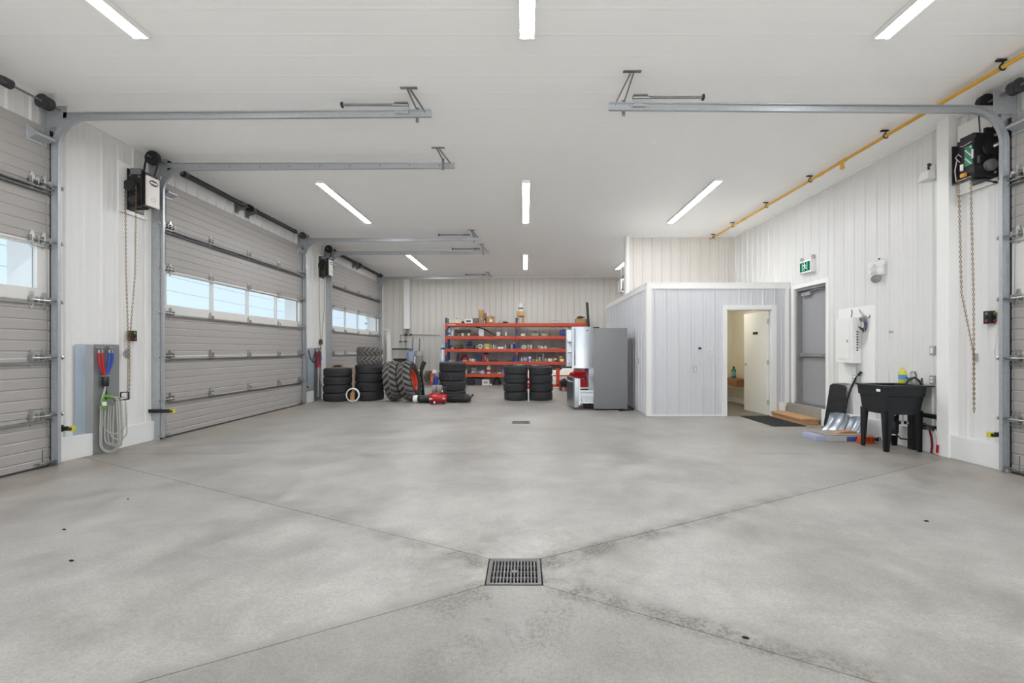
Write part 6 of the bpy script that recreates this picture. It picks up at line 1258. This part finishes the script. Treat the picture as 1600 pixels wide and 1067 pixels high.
# tower at the middle upright
goods('bottle', 808.2, 811.5, 8, 0, (190, 180, 140), 'small olive bottle under the little carton by the middle upright', 'bottle', c2=(80, 90, 70))
goods('can', 811.8, 815.5, 11.0, 0, (220, 206, 190), 'pale can under the little carton by the middle upright', 'can', c2=(40, 36, 36))
goods('can', 816.2, 819.2, 11.0, 0, (196, 150, 112), 'tan can under the little carton by the middle upright', 'can', c2=(110, 110, 70))
goods('carton', 807.2, 820, 7, 0, (184, 140, 86), 'little brown carton balanced on the cans by the middle upright', 'carton', up=11.4, dep=0.2)
goods('can', 810, 817.2, 6, 0, (236, 232, 226), 'lower white tub of the pair on the little carton', 'tub', up=18.5, c2=(40, 40, 44), lf=0.3)
goods('can', 810, 817, 6.6, 0, (240, 238, 234), 'upper white tub, highest thing on the shelving', 'tub', up=24.6, c2=(240, 238, 234))
o = obj('wire_coil', MB().tube([(gx2(867.5) + 0.19 * math.cos(a), 16.7 + 0.05 * math.cos(a * 2), TOPS[0] + 0.007 + 0.11 * max(0, math.sin(a))) for a in [6.283 * i / 28 for i in range(28)]], 0.006, 6, True), col((150, 130, 130)), None, smooth=60, loc=(gx2(867.5), 16.7, TOPS[0])); tag(o, 'thin loop of wire standing on the empty right part of the top shelf', 'wire')
t = goods('bin', 899, 915.5, 7, 0, (190, 150, 92), 'tan open box near the right end of the top shelf', 'box', name='open_box', mat=CARD)
goods('tool', 900.5, 914, 6, 0, (44, 46, 44), 'dark clamp tool lying on the tan open box', 'tool', up=7.1, c2=(70, 84, 60))
o = obj('black_plank', MB().bar((gx2(919), 16.36, 1.79), (gx2(916), 16.395, 3.0), 0.09, 0.03, (0, 1, 0)), BLACK, None, bevel=0.004, loc=(gx2(918), 16.38, 1.8)); tag(o, 'tall black plank leaning upright at the right end of the shelving above the fridge', 'plank')
# second shelf
goods('bottle', 699, 704.6, 12, 1, (214, 222, 230), 'white and blue bottle at the left end of the second shelf', 'bottle', c2=(236, 236, 238), band=(90, 130, 160))
goods('bottle', 705.4, 709.3, 11.5, 1, (228, 232, 238), 'plain white bottle beside the left end bottle of the second shelf', 'bottle')
t = goods('case', 711, 735.5, 5, 1, (34, 30, 30), 'long dark tool case lying across small jars on the second shelf', 'tool case', up=5.2, dep=0.16, c2=(120, 60, 50))
goods('can', 714.5, 718.5, 5, 1, (120, 112, 74), 'olive can under the long dark case', 'can', c2=(100, 92, 60)); goods('can', 721, 725, 5, 1, (226, 224, 214), 'white pot under the long dark case', 'can'); goods('can', 730, 735, 5, 1, (212, 204, 170), 'cream pot under the right end of the long dark case', 'can', c2=(216, 210, 180))
goods('case', 736.4, 747.6, 3, 1, (96, 44, 36), 'flat dark red case on the second shelf', 'case')
goods('bin', 748, 756.5, 11, 1, (206, 206, 206), 'translucent white bin with an orange thing inside on the second shelf', 'bin', c2=(206, 130, 70), mat=M('translucent_white', (208, 208, 210), 0.3))
o = obj('black_pole', MB().cyl((gx2(742), 16.50, TOPS[1] + 0.345), (gx2(756.5), 16.50, TOPS[1] + 0.262), 0.022, n=10).cyl((gx2(756.5), 16.50, TOPS[1] + 0.262), (gx2(775), 16.50, TOPS[1] + 0.028), 0.026, n=10), BLACK, None, smooth=40, loc=(gx2(758), 16.5, TOPS[1])); tag(o, 'long black pole slanting down across the second shelf', 'pole')
goods('roll', 762, 767, 2.6, 1, (180, 130, 90), 'small tan roll under the slanting black pole', 'roll', y=16.75, dep=0.1)
goods('can', 775, 782, 8, 1, (224, 224, 220), 'white pot with a black lid on the second shelf', 'pot', c2=(34, 32, 34)); goods('case', 778, 784, 1.6, 1, (110, 60, 40), 'flat brown tray right of the white pot', 'tray', y=16.8)
goods('bottle', 789, 792, 8, 1, (234, 230, 226), 'slim white bottle near the middle upright on the second shelf', 'bottle')
goods('box', 814, 820.3, 4, 1, (236, 224, 200), 'small cream box right of the middle upright on the second shelf', 'box')
goods('bin', 829, 841.5, 5, 1, (140, 146, 128), 'grey green tray with a hoop on the second shelf', 'tray', c2=(120, 130, 110), name='tray'); goods('bottle', 841.8, 843.6, 6.8, 1, (40, 38, 42), 'slim black bottle beside the grey green tray', 'bottle', c2=(40, 38, 42))
goods('parts', 834, 840, 8, 1, (100, 104, 104), 'dark metal stand behind the grey green tray', 'part', y=16.85)
goods('bowl', 846.5, 855.5, 4.4, 1, (160, 160, 130), 'olive bowl on the second shelf', 'bowl', c2=(190, 190, 170))
goods('case', 875, 885, 9.3, 1, (38, 56, 112), 'blue box with a dark handle by the fridge on the second shelf', 'box', c2=(120, 140, 190))
# third shelf
goods('tool', 702, 709, 7, 2, (40, 44, 54), 'dark drill at the left end of the third shelf', 'tool'); goods('can', 705.5, 709.5, 2.6, 2, (206, 200, 196), 'small pale can before the dark drill', 'can', y=16.5)
goods('parts', 709.5, 718, 7, 2, (116, 82, 48), 'rusty brown casting on the third shelf', 'part', c2=(90, 66, 40)); goods('parts', 717.5, 724.5, 7.5, 2, (70, 56, 42), 'darker brown casting beside the rusty one', 'part')
goods('case', 729, 741, 5, 2, (46, 48, 62), 'flat navy case under the blue pump on the third shelf', 'case'); goods('parts', 729, 738, 6.5, 2, (38, 60, 104), 'blue pump on top of the flat navy case', 'pump', up=5.2)
goods('tool', 737, 744, 5, 2, (90, 62, 82), 'purple grey drill right of the blue pump', 'tool', y=16.75); goods('parts', 742.5, 748, 8, 2, (128, 132, 112), 'grey green casting on the third shelf', 'part'); goods('roll', 747.5, 754.5, 7.5, 2, (206, 202, 196), 'whitish roll on the third shelf', 'roll', dep=0.2); goods('box', 743, 751, 2, 2, (204, 160, 160), 'flat pink box behind the whitish roll', 'box', y=16.88, up=6)
goods('carton', 756, 765.3, 8, 2, (156, 152, 80), 'yellow green carton on the third shelf', 'carton'); goods('bottle', 765.9, 768, 8, 2, (220, 196, 120), 'yellow bottle beside the yellow green carton', 'bottle'); goods('box', 759.5, 764.5, 2, 2, (226, 206, 150), 'small pale yellow box before the yellow green carton', 'box', y=16.48, dep=0.06)
goods('bottle', 770, 772.8, 8, 2, (226, 216, 200), 'cream bottle right of the yellow bottle', 'bottle'); goods('bottle', 773.4, 775.4, 6.6, 2, (206, 206, 200), 'short greyish bottle right of the cream bottle', 'bottle'); goods('box', 778, 786.6, 3, 2, (234, 232, 230), 'flat white box on the third shelf', 'box', y=16.55)
goods('bottle', 788.6, 790.8, 7.5, 2, (224, 220, 216), 'white bottle left of the dark metal jar', 'bottle'); goods('jar', 791.2, 797, 8, 2, (80, 82, 92), 'dark metal jar on the third shelf', 'jar', c2=(150, 110, 110)); goods('bottle', 798.6, 801.2, 7.6, 2, (226, 220, 212), 'white bottle right of the dark metal jar', 'bottle')
goods('jar', 802, 808.8, 9, 2, (38, 56, 140), 'blue canister with a pale lid in front of the middle upright', 'canister', c2=(200, 206, 226), y=16.52)
goods('roll', 815, 822, 6.2, 2, (232, 230, 226), 'round white roll right of the middle upright on the third shelf', 'roll', dep=0.14); goods('can', 823.5, 827.4, 6, 2, (196, 150, 140), 'pinkish can on the third shelf', 'can'); goods('can', 828, 831.6, 6.4, 2, (230, 226, 220), 'white cup beside the pinkish can', 'cup', c2=(206, 180, 150))
goods('roll', 840, 846, 5.4, 2, (196, 180, 150), 'beige tape roll on the third shelf', 'roll', dep=0.12); goods('box', 845.6, 849, 4, 2, (210, 200, 180), 'little beige box beside the tape roll', 'box'); goods('can', 850, 854.4, 4.6, 2, (226, 222, 212), 'short white can on the third shelf', 'can'); goods('case', 856, 870, 1.6, 2, (160, 120, 90), 'flat brown tray on the right of the third shelf', 'tray', c2=(120, 90, 60)); goods('bottle', 879.5, 882, 3.6, 2, (90, 90, 96), 'tiny dark bottle by the fridge on the third shelf', 'bottle')
# fourth shelf
goods('box', 702, 711, 1.8, 3, (176, 168, 160), 'flat pale box at the left end of the fourth shelf', 'box'); goods('bottle', 713, 718.2, 13.4, 3, (34, 42, 70), 'tall navy bottle on the fourth shelf', 'bottle', c2=(34, 38, 60))
goods('bag', 719.6, 732.6, 9.4, 3, (112, 30, 40), 'dark red tool bag on the fourth shelf', 'bag', c2=(60, 30, 36)); goods('box', 723, 731.5, 2.6, 3, (206, 120, 104), 'salmon box before the dark red tool bag', 'box', y=16.48, dep=0.05)
goods('box', 733.2, 737, 4.2, 3, (216, 196, 160), 'small tan box right of the dark red tool bag', 'box'); goods('can', 737, 740.6, 4.6, 3, (238, 236, 232), 'white tub right of the small tan box', 'tub'); goods('box', 740.8, 743.4, 4, 3, (206, 206, 208), 'little grey box right of the white tub', 'box')
goods('tote', 744, 752.4, 10, 3, (40, 60, 92), 'dark blue bin on the fourth shelf', 'bin', name='bin'); goods('box', 753, 756.6, 9, 3, (120, 40, 44), 'dark red box on the fourth shelf', 'box'); goods('box', 756.8, 760, 11, 3, (206, 40, 70), 'bright red and pink box on the fourth shelf', 'box', c2=(226, 150, 160)); goods('tool', 755.5, 764, 3, 3, (30, 30, 30), 'black tool lying on top of the red boxes', 'tool', up=11.2)
goods('bottle', 760.4, 763.2, 5, 3, (226, 216, 160), 'small yellowish bottle right of the red boxes', 'bottle'); goods('case', 764.4, 778, 2.8, 3, (52, 40, 40), 'flat dark tool on the fourth shelf', 'tool', c2=(100, 60, 60)); goods('tool', 793, 800, 4, 3, (100, 104, 110), 'grey drill left of the blue jug', 'tool')
goods('jug', 801, 810.4, 8.6, 3, (36, 66, 148), 'blue jug in front of the middle upright on the fourth shelf', 'jug', y=16.54, c2=(40, 60, 130))
goods('bottle', 810.8, 813, 5, 3, (120, 140, 110), 'greenish bottle right of the blue jug', 'bottle'); goods('bottle', 813.6, 816.2, 6.6, 3, (236, 234, 230), 'white bottle right of the greenish bottle', 'bottle', c2=(190, 60, 60)); goods('box', 816.8, 824, 7, 3, (120, 126, 150), 'blue grey box on the fourth shelf', 'box', c2=(170, 176, 190)); goods('can', 825, 830.6, 7.6, 3, (236, 236, 236), 'white tub with a blue band on the fourth shelf', 'tub', band=(90, 110, 180))
goods('jar', 832, 835.4, 3.6, 3, (196, 160, 110), 'tan jar on the fourth shelf, left of the tall grey tube', 'jar'); goods('can', 837, 840.4, 12, 3, (150, 146, 144), 'tall grey tube on the fourth shelf', 'tube', c2=(140, 138, 136), y=16.75); goods('jar', 841, 845, 6, 3, (176, 170, 160), 'grey jar between the two tall grey tubes', 'jar'); goods('can', 846.8, 850.4, 12.4, 3, (156, 156, 158), 'second tall grey tube, right of the grey jar', 'tube', c2=(150, 150, 150)); goods('jar', 836.0, 840.8, 3, 3, (206, 176, 130), 'pale tan jar before the first grey tube', 'jar', y=16.5); goods('jar', 851.4, 854, 4.4, 3, (206, 176, 120), 'yellow tan jar right of the second grey tube', 'jar')
goods('box', 856, 862, 4.4, 3, (236, 232, 228), 'white box on the right of the fourth shelf', 'box'); goods('bottle', 863.6, 866, 4.4, 3, (196, 176, 150), 'tan bottle left of the dark bottle', 'bottle'); goods('bottle', 866.6, 870.4, 10.8, 3, (70, 74, 70), 'dark bottle with a white cap on the fourth shelf', 'bottle', band=(226, 226, 220)); goods('carton', 872, 880, 9, 3, (160, 104, 72), 'reddish brown carton by the fridge on the fourth shelf', 'carton'); goods('box', 874.5, 880.6, 3.6, 3, (226, 206, 150), 'low cream box before the reddish brown carton', 'box', y=16.47, dep=0.06)
# bottom shelf
goods('bottle', 727.4, 730, 7.6, 4, (226, 220, 212), 'white bottle at the left of the bottom shelf', 'bottle'); goods('box', 731, 736, 5, 4, (52, 66, 52), 'dark green box on the bottom shelf', 'box'); goods('case', 737, 745, 9.6, 4, (128, 130, 140), 'grey machine case on the bottom shelf', 'case'); goods('parts', 736, 742.5, 4.4, 4, (170, 168, 160), 'silver fitting before the grey machine case', 'part', y=16.49); goods('parts', 745.6, 751, 5, 4, (150, 156, 170), 'blue grey fitting on the bottom shelf', 'part'); goods('bag', 750.6, 757.6, 5.4, 4, (206, 208, 220), 'crumpled white bag on the bottom shelf', 'bag')
goods('jug', 760, 767, 13, 4, (226, 222, 220), 'big white jug with a red label on the bottom shelf', 'jug', band=(196, 70, 60), c2=(236, 232, 230)); goods('case', 768, 777.6, 2, 4, (150, 70, 40), 'flat reddish tray on the bottom shelf', 'tray'); goods('box', 777.8, 783, 2, 4, (216, 190, 180), 'flat pale box right of the reddish tray', 'box'); goods('bag', 783.4, 788.6, 8, 4, (120, 134, 170), 'pale blue bag at the right of the bottom shelf', 'bag')
# floor under the rack
goods('tote', 730.4, 741.5, 11.4, -1, (34, 34, 36), 'black tote on the floor under the rack', 'tote', y=16.72, dep=0.5); goods('tote', 742, 753.6, 11, -1, (66, 68, 70), 'dark grey tote on the floor under the rack', 'tote', y=16.72, dep=0.5); goods('box', 754, 765, 9, -1, (226, 216, 216), 'white printed box on the floor under the rack', 'box', y=16.55, c2=(170, 150, 150)); goods('box', 765.2, 768.8, 2.4, -1, (206, 204, 200), 'low white box beside the white printed box under the rack', 'box', y=16.55); goods('bag', 770, 782.6, 12, -1, (52, 54, 56), 'dark grey bag on the floor under the rack', 'bag', y=16.7)
# things left of the rack
t = thing('wire_heap', 'tangled heap of brownish wire against the back wall left of the rack', 'wire', (-3.53, 16.8, 0)); m = MB(); random.seed(4)
for q in range(26):
    a = random.uniform(0, 6.28); r1 = random.uniform(0.1, 0.24); zc = random.uniform(0.15, 0.42); tl_ = random.uniform(-0.8, 0.8)
    m.tube([(-3.53 + r1 * 0.85 * math.cos(b_), 16.82 + 0.12 * math.sin(a + b_) * 0.8, max(0.012, zc + r1 * 0.7 * math.sin(b_ + tl_))) for b_ in [6.283 * i / 12 for i in range(12)]], 0.009, 5, True)
h_ = obj('wire_loops', m, M('brown_wire', (120, 106, 88), 0.5, 0.3, 0.2, 12), t); h_['kind'] = 'stuff'
obj('stake', MB().bar((-3.42, 16.7, 0.004), (-3.44, 16.8, 0.36), 0.08, 0.03, (0, 1, 0)), WOODD, t)
goods('box', 673.6, 680.8, 18, -1, (190, 86, 52), 'orange box on the floor left of the rack', 'box', y=16.55, c2=(206, 150, 110)); goods('bag', 675, 684, 6.5, -1, (230, 226, 224), 'white plastic bag on top of the orange box', 'bag', y=16.55, up=18.4); goods('jug', 680.4, 688.4, 16.5, -1, (34, 60, 140), 'blue jug on the floor left of the rack', 'jug', y=16.2, c2=(60, 110, 190), mat=plastic((34, 60, 140)))
t = thing('hanging_bag', 'white plastic bag hanging with a blue clip on the left upright of the rack', 'bag', (-2.97, 16.5, 0.86))
rings = []
for q, z in ((0.25, 1.48), (0.5, 1.36), (0.85, 1.1), (1.0, 0.95), (0.7, 0.86)): rings.append([(-2.985 + 0.09 * q * math.cos(6.283 * j / 10), 16.5 + 0.07 * q * math.sin(6.283 * j / 10), z) for j in range(10)])
obj('bag_body', MB().loft(rings), M('white_bag', (226, 230, 240), 0.4), t, smooth=60); obj('clip', MB().b(-3.04, -2.885, 16.46, 16.52, 1.30, 1.37), BLUE, t, bevel=0.01)
# small debris on the slab
for i, (x, y, a) in enumerate(((-3.28, 3.24, 20), (-2.75, 2.76, 5), (3.0, 3.4, 30), (0.98, 2.02, 60), (-3.4, 3.9, 80))):
    o = obj('pebble', MB().loft([[(x + 0.016 * q * math.cos(R(a) + 6.283 * j / 6), y + 0.008 * q * math.sin(6.283 * j / 6), 0.001 + h) for j in range(6)] for q, h in ((0.8, 0), (1, 0.004), (0.5, 0.008))]), PIT, None, loc=(x, y, 0)); tag(o, 'tiny dark speck of grit lying on the open concrete floor', 'grit', 'specks of grit on the floor')
